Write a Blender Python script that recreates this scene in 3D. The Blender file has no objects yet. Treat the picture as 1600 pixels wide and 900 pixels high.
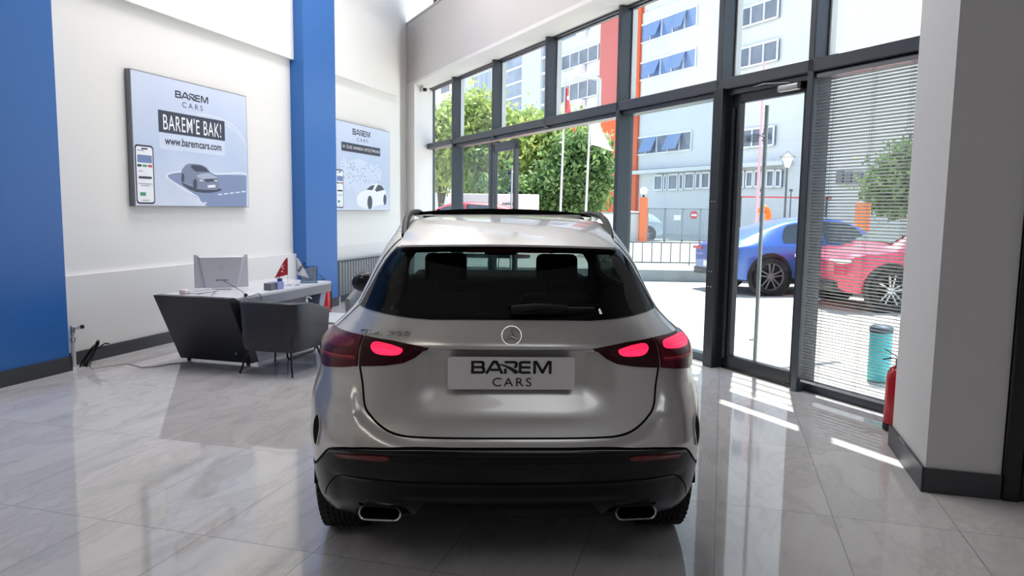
import bpy, bmesh, math, random
import numpy as np
from mathutils import Vector, Matrix
from mathutils.geometry import delaunay_2d_cdt

random.seed(7)
scene = bpy.context.scene
COL = scene.collection

# ------------------------------------------------------------------ camera, light, exposure
F_PX = 1153.31; PITCH = 0.10715882; ROLL = -0.01317806; CAM_H = 1.65
_c, _s = math.cos(PITCH), math.sin(PITCH)
_cr, _sr = math.cos(ROLL), math.sin(ROLL)
def _cam_dir(u, v):
    u, v = _cr * u - _sr * v, _sr * u + _cr * v
    return Vector((u, _c - _s * v, -_s - _c * v))
cam_data = bpy.data.cameras.new('camera'); cam = bpy.data.objects.new('camera', cam_data); COL.objects.link(cam)
cam_data.sensor_width = 36; cam_data.lens = F_PX / 1600 * 36; cam_data.clip_end = 400; cam_data.clip_start = .05
_f0 = _cam_dir(0, 0); _rt = (_cam_dir(1, 0) - _f0).normalized(); _up = (_f0 - _cam_dir(0, 1)).normalized()
_m = Matrix((_rt, _up, -_f0.normalized())).transposed().to_4x4(); _m.translation = (0, 0, CAM_H)
cam.matrix_world = _m
scene.camera = cam
scene.view_settings.view_transform = 'Standard'
scene.view_settings.look = 'None'
scene.view_settings.exposure = 0.38
scene.view_settings.gamma = 1.0
scene.view_settings.use_curve_mapping = False

world = bpy.data.worlds.new('world'); scene.world = world; world.use_nodes = True
_bg = world.node_tree.nodes['Background']
_wt = world.node_tree; _tc = _wt.nodes.new('ShaderNodeTexCoord'); _sx = _wt.nodes.new('ShaderNodeSeparateXYZ'); _rp = _wt.nodes.new('ShaderNodeValToRGB')
_wt.links.new(_tc.outputs['Generated'], _sx.inputs[0]); _wt.links.new(_sx.outputs[2], _rp.inputs[0]); _wt.links.new(_rp.outputs[0], _bg.inputs[0])
_rp.color_ramp.elements[0].position = 0.0; _rp.color_ramp.elements[0].color = (.95, .97, 1.0, 1)
_rp.color_ramp.elements[1].position = 0.9; _rp.color_ramp.elements[1].color = (.34, .50, .82, 1)
_e = _rp.color_ramp.elements.new(.30); _e.color = (.72, .82, 1.0, 1)
_bg.inputs[1].default_value = 1.55
sun_d = bpy.data.lights.new('sun', 'SUN'); sun_d.energy = 10.5; sun_d.angle = math.radians(.6); sun_d.color = (1.0, .95, .87)
sun = bpy.data.objects.new('sun', sun_d); COL.objects.link(sun)
SUN_DIR = Vector((.31, .95, 2.51)).normalized()
sun.rotation_euler = SUN_DIR.to_track_quat('Z', 'Y').to_euler()
sun.location = (2, 8, 20)

scene.cycles.max_bounces = 8; scene.cycles.transparent_max_bounces = 16
scene.cycles.diffuse_bounces = 4; scene.cycles.glossy_bounces = 4
scene.cycles.sample_clamp_indirect = 6; scene.cycles.caustics_reflective = False; scene.cycles.caustics_refractive = False

# ------------------------------------------------------------------ frames of the room
AA = 0.27598588; AB = -0.44915849
uA = Vector((math.sin(AA), math.cos(AA), 0)); nA = Vector((math.cos(AA), -math.sin(AA), 0))
uF = Vector((math.sin(AB), math.cos(AB), 0)); nF = Vector((math.cos(AB), -math.sin(AB), 0))
def frameM(u, n, o=(0, 0, 0)):
    # local (x=s along u, y=n, z) -> world
    m = Matrix(((u.x, n.x, 0, o[0]), (u.y, n.y, 0, o[1]), (0, 0, 1, o[2]), (0, 0, 0, 1)))
    return m
MA = frameM(uA, nA); MF = frameM(uF, nF)
def ray(px, py): return _cam_dir((px - 800) / F_PX, (py - 450) / F_PX)
def at_depth(px, py, Y):
    d = ray(px, py); return Vector((0, 0, CAM_H)) + d * (Y / d.y)
def on_ground(px, py, z=0.0):
    d = ray(px, py); return Vector((0, 0, CAM_H)) + d * ((z - CAM_H) / d.z)
def on_plane(px, py, u, n, off):
    d = ray(px, py); t = off / (d.x * n.x + d.y * n.y); p = Vector((0, 0, CAM_H)) + d * t
    return p.x * u.x + p.y * u.y, p.z
def onA(px, py, off): return on_plane(px, py, uA, nA, off)
def onF(px, py, off): return on_plane(px, py, uF, nF, off)

# ------------------------------------------------------------------ materials
def lin(c):
    def f(v):
        v /= 255.; return v / 12.92 if v <= .04045 else ((v + .055) / 1.055) ** 2.4
    return (f(c[0]), f(c[1]), f(c[2]), 1)
_mats = {}
def mat(name, rgb, rough=.5, metal=0., coat=0., spec=.5, emit=None, es=0., sheen=0., bump=None, var=None, coatr=.03):
    if name in _mats: return _mats[name]
    m = bpy.data.materials.new(name); m.use_nodes = True; nt = m.node_tree; b = nt.nodes['Principled BSDF']
    b.inputs['Base Color'].default_value = lin(rgb); b.inputs['Roughness'].default_value = rough; b.inputs['Metallic'].default_value = metal
    b.inputs['Coat Weight'].default_value = coat; b.inputs['Coat Roughness'].default_value = coatr
    b.inputs['Specular IOR Level'].default_value = spec
    if sheen: b.inputs['Sheen Weight'].default_value = sheen
    if emit: b.inputs['Emission Color'].default_value = lin(emit); b.inputs['Emission Strength'].default_value = es
    tc = nt.nodes.new('ShaderNodeTexCoord')
    if bump:
        n = nt.nodes.new('ShaderNodeTexNoise'); n.inputs['Scale'].default_value = bump[0]; n.inputs['Detail'].default_value = 4
        bp = nt.nodes.new('ShaderNodeBump'); bp.inputs['Strength'].default_value = bump[1]; bp.inputs['Distance'].default_value = .01
        nt.links.new(tc.outputs['Object'], n.inputs['Vector']); nt.links.new(n.outputs[0], bp.inputs['Height']); nt.links.new(bp.outputs[0], b.inputs['Normal'])
    if var:
        n = nt.nodes.new('ShaderNodeTexNoise'); n.inputs['Scale'].default_value = var[0]; n.inputs['Detail'].default_value = 5
        mx = nt.nodes.new('ShaderNodeMix'); mx.data_type = 'RGBA'
        r = nt.nodes.new('ShaderNodeMapRange'); r.inputs[1].default_value = .3; r.inputs[2].default_value = .7
        mx.inputs[6].default_value = lin(rgb); mx.inputs[7].default_value = lin(var[1])
        nt.links.new(tc.outputs['Object'], n.inputs['Vector']); nt.links.new(n.outputs[0], r.inputs[0]); nt.links.new(r.outputs[0], mx.inputs[0]); nt.links.new(mx.outputs[2], b.inputs['Base Color'])
    _mats[name] = m; return m
def glass_mat(name, tint, ior=1.45, rough=0.0, haze=0.0):
    if name in _mats: return _mats[name]
    m = bpy.data.materials.new(name); m.use_nodes = True; nt = m.node_tree; nt.nodes.clear()
    o = nt.nodes.new('ShaderNodeOutputMaterial'); t = nt.nodes.new('ShaderNodeBsdfTransparent'); g = nt.nodes.new('ShaderNodeBsdfGlossy')
    mx = nt.nodes.new('ShaderNodeMixShader'); f0 = ((ior - 1) / (ior + 1)) ** 2
    lw = nt.nodes.new('ShaderNodeLayerWeight'); pw = nt.nodes.new('ShaderNodeMath'); pw.operation = 'POWER'; pw.inputs[1].default_value = 5.5
    fr = nt.nodes.new('ShaderNodeMath'); fr.operation = 'MULTIPLY_ADD'; fr.inputs[1].default_value = .5 * (1 - f0); fr.inputs[2].default_value = f0
    nt.links.new(lw.outputs['Facing'], pw.inputs[0]); nt.links.new(pw.outputs[0], fr.inputs[0])
    t.inputs[0].default_value = lin(tint); g.inputs['Roughness'].default_value = rough
    nt.links.new(fr.outputs[0], mx.inputs[0]); nt.links.new(t.outputs[0], mx.inputs[1]); nt.links.new(g.outputs[0], mx.inputs[2])
    last = mx
    if haze:
        d = nt.nodes.new('ShaderNodeBsdfDiffuse'); d.inputs[0].default_value = (.8, .85, .87, 1); m2 = nt.nodes.new('ShaderNodeMixShader'); m2.inputs[0].default_value = haze
        nt.links.new(mx.outputs[0], m2.inputs[1]); nt.links.new(d.outputs[0], m2.inputs[2]); last = m2
    nt.links.new(last.outputs[0], o.inputs[0]); _mats[name] = m; return m
def foliage_mat(name, c1, c2):
    if name in _mats: return _mats[name]
    m = bpy.data.materials.new(name); m.use_nodes = True; nt = m.node_tree; b = nt.nodes['Principled BSDF']
    n = nt.nodes.new('ShaderNodeTexNoise'); n.inputs['Scale'].default_value = 1.7; n.inputs['Detail'].default_value = 6
    tc = nt.nodes.new('ShaderNodeTexCoord'); mx = nt.nodes.new('ShaderNodeMix'); mx.data_type = 'RGBA'
    mx.inputs[6].default_value = lin(c1); mx.inputs[7].default_value = lin(c2)
    nt.links.new(tc.outputs['Object'], n.inputs['Vector'])
    r = nt.nodes.new('ShaderNodeMapRange'); r.inputs[1].default_value = .35; r.inputs[2].default_value = .65
    nt.links.new(n.outputs[0], r.inputs[0]); nt.links.new(r.outputs[0], mx.inputs[0]); nt.links.new(mx.outputs[2], b.inputs['Base Color'])
    b.inputs['Roughness'].default_value = .55
    tr = nt.nodes.new('ShaderNodeBsdfTranslucent'); nt.links.new(mx.outputs[2], tr.inputs[0]); ms = nt.nodes.new('ShaderNodeMixShader'); ms.inputs[0].default_value = .45
    o = nt.nodes['Material Output']; nt.links.new(b.outputs[0], ms.inputs[1]); nt.links.new(tr.outputs[0], ms.inputs[2]); nt.links.new(ms.outputs[0], o.inputs[0])
    _mats[name] = m; return m

def floor_mat():
    m = bpy.data.materials.new('polished_marble_tile'); m.use_nodes = True; nt = m.node_tree; b = nt.nodes['Principled BSDF']
    N = nt.nodes.new; L = nt.links.new
    tc = N('ShaderNodeTexCoord'); sp = N('ShaderNodeSeparateXYZ'); L(tc.outputs['Object'], sp.inputs[0])
    def mth(op, a, b_=None, c=None):
        n = N('ShaderNodeMath'); n.operation = op
        for i, v in enumerate((a, b_, c)):
            if v is None: continue
            if isinstance(v, (int, float)): n.inputs[i].default_value = v
            else: L(v, n.inputs[i])
        return n.outputs[0]
    S = mth('DIVIDE', mth('SUBTRACT', sp.outputs[0], 2.995), 1.2225)   # along the room
    T = mth('DIVIDE', mth('ADD', sp.outputs[1], .028), .6165)
    def line(v, size):
        f = mth('FRACT', v); d = mth('MINIMUM', f, mth('SUBTRACT', 1.0, f)); return mth('LESS_THAN', mth('MULTIPLY', d, size), .0016)
    g = mth('MAXIMUM', line(S, 1.2225), line(T, .6165))
    cb = N('ShaderNodeCombineXYZ'); L(mth('FLOOR', S), cb.inputs[0]); L(mth('FLOOR', T), cb.inputs[1])
    wn = N('ShaderNodeTexWhiteNoise'); wn.noise_dimensions = '3D'; L(cb.outputs[0], wn.inputs['Vector'])
    off = N('ShaderNodeVectorMath'); off.operation = 'MULTIPLY_ADD'; L(wn.outputs['Color'], off.inputs[0]); off.inputs[1].default_value = (7, 7, 7); L(tc.outputs['Object'], off.inputs[2])
    mp = N('ShaderNodeMapping'); L(off.outputs[0], mp.inputs[0]); mp.inputs['Rotation'].default_value = (0, 0, .5); mp.inputs['Scale'].default_value = (1.0, 2.6, 1)
    n1 = N('ShaderNodeTexNoise'); n1.inputs['Scale'].default_value = 1.1; n1.inputs['Detail'].default_value = 9; n1.inputs['Roughness'].default_value = .62; n1.inputs['Distortion'].default_value = .55; L(mp.outputs[0], n1.inputs['Vector'])
    cr = N('ShaderNodeValToRGB'); L(n1.outputs[0], cr.inputs[0])
    cr.color_ramp.elements[0].position = .30; cr.color_ramp.elements[0].color = lin((182, 180, 181))
    cr.color_ramp.elements[1].position = .72; cr.color_ramp.elements[1].color = lin((208, 207, 208))
    e = cr.color_ramp.elements.new(.46); e.color = lin((200, 198, 199))
    e = cr.color_ramp.elements.new(.50); e.color = lin((192, 189, 190))
    e = cr.color_ramp.elements.new(.54); e.color = lin((202, 200, 201))
    mx = N('ShaderNodeMix'); mx.data_type = 'RGBA'; L(g, mx.inputs[0]); L(cr.outputs[0], mx.inputs[6]); mx.inputs[7].default_value = lin((88, 82, 80))
    L(mx.outputs[2], b.inputs['Base Color'])
    rr = mth('ADD', mth('MULTIPLY', g, .4), .045); L(rr, b.inputs['Roughness'])
    b.inputs['Specular IOR Level'].default_value = .62
    bp = N('ShaderNodeBump'); bp.inputs['Strength'].default_value = .25; bp.inputs['Distance'].default_value = .002; L(mth('SUBTRACT', 1.0, g), bp.inputs['Height']); L(bp.outputs[0], b.inputs['Normal'])
    return m

# ------------------------------------------------------------------ mesh helpers
class MB:
    def __init__(s): s.v = []; s.f = []; s.sm = []
    def add(s, vs, fs, M=None, smooth=False):
        b = len(s.v)
        for v in vs:
            v = Vector(v)
            s.v.append(tuple(M @ v) if M is not None else tuple(v))
        for f in fs: s.f.append(tuple(i + b for i in f)); s.sm.append(smooth)
        return s
    def box(s, x0, x1, y0, y1, z0, z1, M=None):
        vs = [(x, y, z) for z in (z0, z1) for y in (y0, y1) for x in (x0, x1)]
        return s.add(vs, [(0, 2, 3, 1), (4, 5, 7, 6), (0, 1, 5, 4), (2, 6, 7, 3), (0, 4, 6, 2), (1, 3, 7, 5)], M)
    def rbox(s, x0, x1, y0, y1, z0, z1, r=.01, seg=2, M=None):
        bm = bmesh.new(); bmesh.ops.create_cube(bm, size=1)
        for v in bm.verts: v.co = Vector(((x0 + x1) / 2 + v.co.x * (x1 - x0), (y0 + y1) / 2 + v.co.y * (y1 - y0), (z0 + z1) / 2 + v.co.z * (z1 - z0)))
        bmesh.ops.bevel(bm, geom=list(bm.edges), offset=r, segments=seg, affect='EDGES', profile=.5)
        bm.verts.ensure_lookup_table()
        s.add([v.co[:] for v in bm.verts], [[v.index for v in f.verts] for f in bm.faces], M, True); bm.free(); return s
    def prism(s, poly, h0, h1, axis='z', M=None, smooth=False):
        n = len(poly)
        def P(a, b, h): return {'z': (a, b, h), 'y': (a, h, b), 'x': (h, a, b)}[axis]
        vs = [P(a, b, h0) for a, b in poly] + [P(a, b, h1) for a, b in poly]
        fs = [tuple(range(n))[::-1], tuple(range(n, 2 * n))] + [(i, (i + 1) % n, n + (i + 1) % n, n + i) for i in range(n)]
        return s.add(vs, fs, M, smooth)
    def lathe(s, prof, seg=24, M=None, cap=True, smooth=True):
        vs = []; fs = []; n = len(prof)
        for k in range(seg):
            a = 2 * math.pi * k / seg
            for r, z in prof: vs.append((r * math.cos(a), r * math.sin(a), z))
        for k in range(seg):
            k2 = (k + 1) % seg
            for i in range(n - 1): fs.append((k * n + i, k2 * n + i, k2 * n + i + 1, k * n + i + 1))
        if cap:
            fs.append(tuple(k * n for k in range(seg))[::-1]); fs.append(tuple(k * n + n - 1 for k in range(seg)))
        return s.add(vs, fs, M, smooth)
    def tube(s, pts, r, seg=8, M=None, sq=None, closed=False, cap=True):
        pts = [Vector(p) for p in pts]; n = len(pts); vs = []; fs = []
        rr = r if isinstance(r, (list, tuple)) else [r] * n
        prev = None
        for i, p in enumerate(pts):
            if closed: t = (pts[(i + 1) % n] - pts[i - 1])
            else: t = (pts[min(i + 1, n - 1)] - pts[max(i - 1, 0)])
            t.normalize()
            if prev is None:
                a = Vector((0, 0, 1)) if abs(t.z) < .9 else Vector((1, 0, 0)); sd = t.cross(a).normalized()
            else:
                sd = (prev - t * prev.dot(t)).normalized()
            prev = sd; up = sd.cross(t).normalized()
            for k in range(seg):
                an = 2 * math.pi * (k + .5) / seg; cx, cy = math.cos(an), math.sin(an)
                if sq:
                    m_ = max(abs(cx), abs(cy)); cx /= m_; cy /= m_; vs.append(tuple(p + sd * cx * sq[0] + up * cy * sq[1]))
                else: vs.append(tuple(p + (sd * cx + up * cy) * rr[i]))
        for i in range(n if closed else n - 1):
            j = (i + 1) % n
            for k in range(seg):
                k2 = (k + 1) % seg; fs.append((i * seg + k, i * seg + k2, j * seg + k2, j * seg + k))
        if cap and not closed: fs.append(tuple(range(seg))[::-1]); fs.append(tuple((n - 1) * seg + k for k in range(seg)))
        return s.add(vs, fs, M, not sq)
    def sphere(s, c, r, seg=12, rings=8, M=None):
        if not isinstance(r, (tuple, list)): r = (r, r, r)
        vs = []; fs = []
        for i in range(rings + 1):
            t = math.pi * i / rings
            for k in range(seg):
                a = 2 * math.pi * k / seg; vs.append((c[0] + r[0] * math.sin(t) * math.cos(a), c[1] + r[1] * math.sin(t) * math.sin(a), c[2] + r[2] * math.cos(t)))
        for i in range(rings):
            for k in range(seg):
                k2 = (k + 1) % seg; fs.append((i * seg + k, (i + 1) * seg + k, (i + 1) * seg + k2, i * seg + k2))
        return s.add(vs, fs, M, True)
    def mesh(s, name, m):
        me = bpy.data.meshes.new(name); me.from_pydata(s.v, [], s.f)
        me.polygons.foreach_set('use_smooth', s.sm); me.materials.append(m); me.validate(); me.update(); return me
    def build(s, name, m, parent=None, world=False, M=None, clean=True):
        me = s.mesh(name, m); o = bpy.data.objects.new(name, me); COL.objects.link(o)
        if clean:
            bm = bmesh.new(); bm.from_mesh(me); bmesh.ops.remove_doubles(bm, verts=bm.verts, dist=1e-5); bmesh.ops.recalc_face_normals(bm, faces=bm.faces); bm.to_mesh(me); bm.free()
        if parent:
            o.parent = parent
            if world:
                pm = parent.matrix_basis.copy(); o.matrix_parent_inverse = pm.inverted()
        if any(s.sm):
            try: me.set_sharp_from_angle(angle=math.radians(40))
            except Exception: pass
        return o
def empty(name, loc, rz=0., M=None):
    o = bpy.data.objects.new(name, None); COL.objects.link(o); o.empty_display_size = .1
    if M is not None: o.matrix_basis = M
    else: o.location = loc; o.rotation_euler = (0, 0, rz)
    bpy.context.view_layer.update() if False else None
    return o
def tag(o, label=None, cat=None, group=None, kind=None):
    if label: o['label'] = label
    if cat: o['category'] = cat
    if group: o['group'] = group
    if kind: o['kind'] = kind
    return o
def thing(name, label, cat, loc=(0, 0, 0), rz=0., group=None, M=None):
    return tag(empty(name, loc, rz, M), label, cat, group)
def struct(o, label=None):
    o['kind'] = 'structure'
    if label: o['label'] = label
    return o
def recenter(o):
    """put a one-mesh thing's origin at its base"""
    me = o.data; co = np.empty(len(me.vertices) * 3); me.vertices.foreach_get('co', co); co = co.reshape(-1, 3)
    c = Vector(((co[:, 0].min() + co[:, 0].max()) / 2, (co[:, 1].min() + co[:, 1].max()) / 2, co[:, 2].min()))
    me.transform(Matrix.Translation(-c)); o.location = o.matrix_basis @ c; return o
def copy_tree(o, parent=None):
    c = o.copy(); COL.objects.link(c); c.parent = parent
    for ch in list(o.children): copy_tree(ch, c)
    return c
_txt_cache = {}
def text_verts(s, bold=0.0, spacing=1.0, shear=0.0):
    """triangulated outline of a word, normalised to width 1, height 1, as (verts2d, faces)"""
    cu = bpy.data.curves.new('t', 'FONT'); cu.body = s; cu.size = 1; cu.offset = bold; cu.space_character = spacing; cu.shear = shear; cu.resolution_u = 4
    ob = bpy.data.objects.new('t', cu); COL.objects.link(ob)
    dg = bpy.context.evaluated_depsgraph_get(); me = bpy.data.meshes.new_from_object(ob.evaluated_get(dg))
    v = [(p.co.x, p.co.y) for p in me.vertices]; f = [tuple(p.vertices) for p in me.polygons]
    bpy.data.objects.remove(ob); bpy.data.meshes.remove(me); bpy.data.curves.remove(cu)
    xs = [a for a, b in v]; ys = [b for a, b in v]; x0, x1, y0, y1 = min(xs), max(xs), min(ys), max(ys)
    return [((a - x0) / (x1 - x0), (b - y0) / (y1 - y0)) for a, b in v], f
def logo_verts():
    """BAREM word built of strokes, width 1 height 1; returns letters and the swoosh separately"""
    W = 5.5; t = .19; V = []; Fs = []
    def stroke(p, q, w=t):
        p = Vector(p); q = Vector(q); d = (q - p).normalized(); n = Vector((-d.y, d.x)) * w / 2; b = len(V)
        for k in (p + n, q + n, q - n, p - n): V.append((k.x, k.y))
        Fs.append((b, b + 1, b + 2, b + 3))
    h = t / 2
    def pl(pts):
        for a, b in zip(pts[:-1], pts[1:]): stroke(a, b)
        for a in pts[1:-1]:
            b = len(V)
            for k in range(8): V.append((a[0] + h * math.cos(k * math.pi / 4), a[1] + h * math.sin(k * math.pi / 4)))
            Fs.append(tuple(range(b, b + 8)))
    # B
    pl([(h, 0), (h, 1)]); pl([(0, 1 - h), (.72, 1 - h), (.82, .85), (.82, .62), (.74, .5), (0.1, .5)]); pl([(.74, .5), (.86, .4), (.86, .17), (.76, h), (0, h)])
    # A
    pl([(1.03, 0), (1.52, .93), (1.72, .93), (2.12, 0)]); pl([(1.3, .3), (1.9, .3)])
    # R
    pl([(2.33, 0), (2.33, .4)]); pl([(2.28, 1 - h), (2.95, 1 - h), (3.08, .84), (3.08, .6), (2.95, .48)])
    # E
    pl([(4.05, 1 - h), (3.42, 1 - h), (3.34, .85), (3.34, .15), (3.42, h), (4.05, h)]); pl([(3.4, .5), (4.05, .5)])
    # M
    pl([(4.33, 0), (4.33, .93), (4.45, .93), (4.87, .1), (5.27, .93), (5.4, .93), (5.4, 0)])
    V1 = [(x / W, y) for x, y in V]; F1 = list(Fs)
    cur = []
    for k in range(13):
        u = k / 12; x = 1.35 + 1.75 * u; y = .74 + .05 * math.sin(u * 3) - .72 * u ** 2.2; w = .02 + .17 * u
        cur.append((x, y, w))
    SV = []; SF = []
    for x, y, w in cur: SV.append(((x - w * .6) / W, y - w * .25)); SV.append(((x + w * 1.1) / W, y + w * .45))
    for k in range(12): SF.append((2 * k, 2 * k + 2, 2 * k + 3, 2 * k + 1))
    return V1, F1, SV, SF
def flat_add(mb, vf, x0, x1, y0, y1, off, fn):
    """place normalised 2D verts in rectangle, map with fn(a,b,off)->3D"""
    v, f = vf; mb.add([fn(x0 + a * (x1 - x0), y0 + b * (y1 - y0), off) for a, b in v], f)
# ------------------------------------------------------------------ room shell
RA = -AA; RF = -AB
QA = Matrix.Rotation(RA, 4, 'Z'); QF = Matrix.Rotation(RF, 4, 'Z')       # local x = n, local y = s
def bA(mb, s0, s1, n0, n1, z0, z1): return mb.box(n0, n1, s0, s1, z0, z1, QA)
def bF(mb, s0, s1, n0, n1, z0, z1): return mb.box(n0, n1, s0, s1, z0, z1, QF)
def pA(s, n, z=0.): return uA * s + nA * n + Vector((0, 0, z))
def pF(s, n, z=0.): return uF * s + nF * n + Vector((0, 0, z))
WHITE = mat('white_wall_paint', (226, 225, 224), .75, bump=(60, .03), spec=.25)
CREAM = mat('warm_white_wall_paint', (231, 230, 228), .75, bump=(60, .03), spec=.25)
GREYW = mat('grey_wall_paint', (205, 205, 207), .7, spec=.3)
BLUE = mat('blue_gloss_paint', (46, 104, 176), .36, spec=.45, bump=(25, .02))
SKIRT = mat('anthracite_skirting', (58, 60, 65), .38)
FRAME = mat('anthracite_aluminium', (66, 71, 79), .34, metal=.25)
FRAMED = mat('dark_door_aluminium', (38, 41, 46), .36, metal=.2)
BLACK = mat('black_lacquer', (16, 17, 20), .25)
GLASS = glass_mat('facade_glass', (248, 252, 252), 1.38)
GLASSB = glass_mat('tinted_facade_glass', (236, 245, 247), 1.42, haze=.05)
CHROME = mat('chrome', (220, 220, 222), .12, metal=1.)
STEEL = mat('brushed_steel', (150, 152, 155), .35, metal=.9)

fl = bpy.data.meshes.new('floor')
co = [(-6.5, 7.5, 0), (17.2, 7.5, 0), (17.2, -5.2, 0), (-6.5, -5.2, 0)]
# the floor's own axes: x runs along the room (s), y across it (-n); trimmed on the facade line
def fpoly():
    P = [pA(-6.5, -6.6), pF(17.0, 4.6), pF(15.4, 5.52), pF(3.0, 5.52), pA(5.5, 1.7), pA(4.8, 5.2), pA(-6.5, 5.2)]
    return P
ang = math.atan2(uA.y, uA.x)
inv = Matrix.Rotation(-ang, 4, 'Z')
top = [inv @ p for p in fpoly()]
mb = MB(); mb.prism([(p.x, p.y) for p in top][::-1], -.12, 0.)
FM = floor_mat()
floor = mb.build('floor', FM); floor.rotation_euler = (0, 0, ang); struct(floor)

def S(name, boxes, m, fr='A'):
    mb = MB()
    for b in boxes: (bA if fr == 'A' else bF)(mb, *b)
    o = mb.build(name, m); struct(o); return o
WN = -6.37
S('wall_left', [(-6.5, 14.0, WN - .2, WN, 0, 7.2), (13.6, 15.5, WN - .4, WN - .18, 0, 7.2)], CREAM)
S('wall_left_plinth', [(5.66, 10.2, WN, WN + .055, .0, .915), (10.9, 13.7, WN, WN + .03, 0, .955)], WHITE)
S('trim_1', [(5.6, 10.06, WN, WN + .07, 3.83, 5.12), (10.95, 13.72, WN, WN + .07, 3.83, 5.12), (-6.5, 5.7, WN, WN + .06, 3.83, 5.12)], CREAM)
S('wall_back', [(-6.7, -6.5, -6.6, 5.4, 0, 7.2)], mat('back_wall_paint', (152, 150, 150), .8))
S('wall_right', [(-6.5, 4.85, 5.2, 5.4, 0, 7.2), (4.85, 5.05, 2.75, 5.4, 0, 7.2), (4.85, 5.05, 1.62, 2.75, 3.4, 7.2), (4.93, 5.05, 1.62, 2.75, 0, 3.4)], GREYW)
S('wall_pillar', [(4.785, 5.68, 1.225, 1.62, 0, 7.2), (5.66, 6.56, 1.52, 1.62, 0, 7.2)], GREYW)
S('wall_facade_head', [(2.8, 16.6, 4.88, 5.06, 4.22, 5.47), (2.8, 16.6, 5.45, 5.50, 4.2, 5.47), (2.8, 16.6, 4.88, 5.50, 5.44, 5.5), (3.2, 16.6, 5.0, 5.12, 6.75, 7.2)], mat('bulkhead_paint', (206, 201, 200), .75), 'F')
S('trim_2', [(2.8, 16.6, 4.87, 5.46, 4.17, 4.225)], WHITE, 'F')
mb = MB(); mb.prism([(4.88, 14.87), (5.5, 15.37), (5.5, 17.2), (4.88, 17.2)], 0, 4.2, 'z', QF)
struct(mb.build('wall_corner_pillar', WHITE))
S('column_blue_near', [(3.9, 5.70, WN, -6.14, 0, 7.2)], BLUE).name = 'wall_column'
S('column_blue_far', [(10.05, 11.0, WN, -6.14, 0, 7.2)], BLUE).name = 'wall_column.001'
P_ = [pA(-6.7, -7.0), pF(17.0, 4.0), pF(15.6, 5.62), pF(3.0, 5.62), pA(5.2, 2.0), pA(5.1, 5.5), pA(-6.7, 5.5)]
mb = MB(); mb.prism([(p.x, p.y) for p in P_], 7.2, 7.4); struct(mb.build('ceiling', mat('ceiling_paint', (172, 170, 169), .8)))
S('baseboard_left', [(5.70, 10.05, WN, WN + .075, 0, .135), (11.0, 13.6, WN, WN + .05, 0, .135), (-6.5, 3.9, WN, WN + .02, 0, .135)], SKIRT)
S('baseboard_column', [(3.9, 5.715, -6.14, -6.122, 0, .145), (5.70, 5.716, WN, -6.122, 0, .145)], SKIRT)
S('baseboard_column_far', [(10.035, 11.01, -6.14, -6.122, 0, .145), (10.035, 10.05, WN, -6.122, 0, .145)], SKIRT)
S('baseboard_pillar', [(4.765, 5.70, 1.205, 1.225, 0, .145), (4.765, 4.785, 1.205, 1.62, 0, .145)], SKIRT)

# ---- unseen fill panels under the ceiling, added to brighten the room
LP = [(6.6, -5.2), (5.4, -1.2), (7.8, -4.2), (7.8, -1.6), (10.4, -4.4)]
for i, (s_, n_) in enumerate(LP):
    p = pA(s_, n_, 7.1)
    t = thing('fill_panel', 'square white fill panel added unseen above the showroom', 'fill light', p, RA, 'added fill panels of the showroom')
    MB().rbox(-.62, .62, -.62, .62, 0, .1, .01).build('frame', mat('fill_frame', (230, 230, 230), .4), t)
    MB().box(-.58, .58, -.58, .58, -.012, -.002).build('diffuser', mat('fill_diffuser', (255, 250, 244), .5, emit=(255, 246, 236), es=2.0), t)
    ld = bpy.data.lights.new('fill_light', 'AREA'); ld.shape = 'SQUARE'; ld.size = 1.1; ld.energy = 60 if n_ < -3 else 34; ld.color = (1, .97, .945)
    lo = bpy.data.objects.new('fill_light', ld); COL.objects.link(lo); lo.location = (0, 0, -.03); lo.parent = t
for s_, n_, e_, c_ in ((-3.2, -3.6, 44, (1, .93, .87)), (-3.2, 2.6, 36, (.86, .92, 1))):  # wide unseen panels added behind the viewpoint to lift the car's tail
    p = pA(s_, n_, 7.1)
    t = thing('fill_panel', 'wide white fill panel added unseen at the rear of the showroom', 'fill light', p, RA, 'wide added fill panels at the rear')
    MB().rbox(-1.35, 1.35, -1.35, 1.35, 0, .1, .01).build('frame', mat('fill_frame', (230, 230, 230), .4), t)
    MB().box(-1.3, 1.3, -1.3, 1.3, -.012, -.002).build('diffuser', mat('fill_diffuser_dim', (255, 250, 244), .5, emit=(255, 246, 236), es=.5), t)
    ld = bpy.data.lights.new('fill_light', 'AREA'); ld.shape = 'SQUARE'; ld.size = 2.6; ld.energy = e_; ld.color = c_
    lo = bpy.data.objects.new('fill_light', ld); COL.objects.link(lo); lo.location = (0, 0, -.03); lo.parent = t

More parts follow.
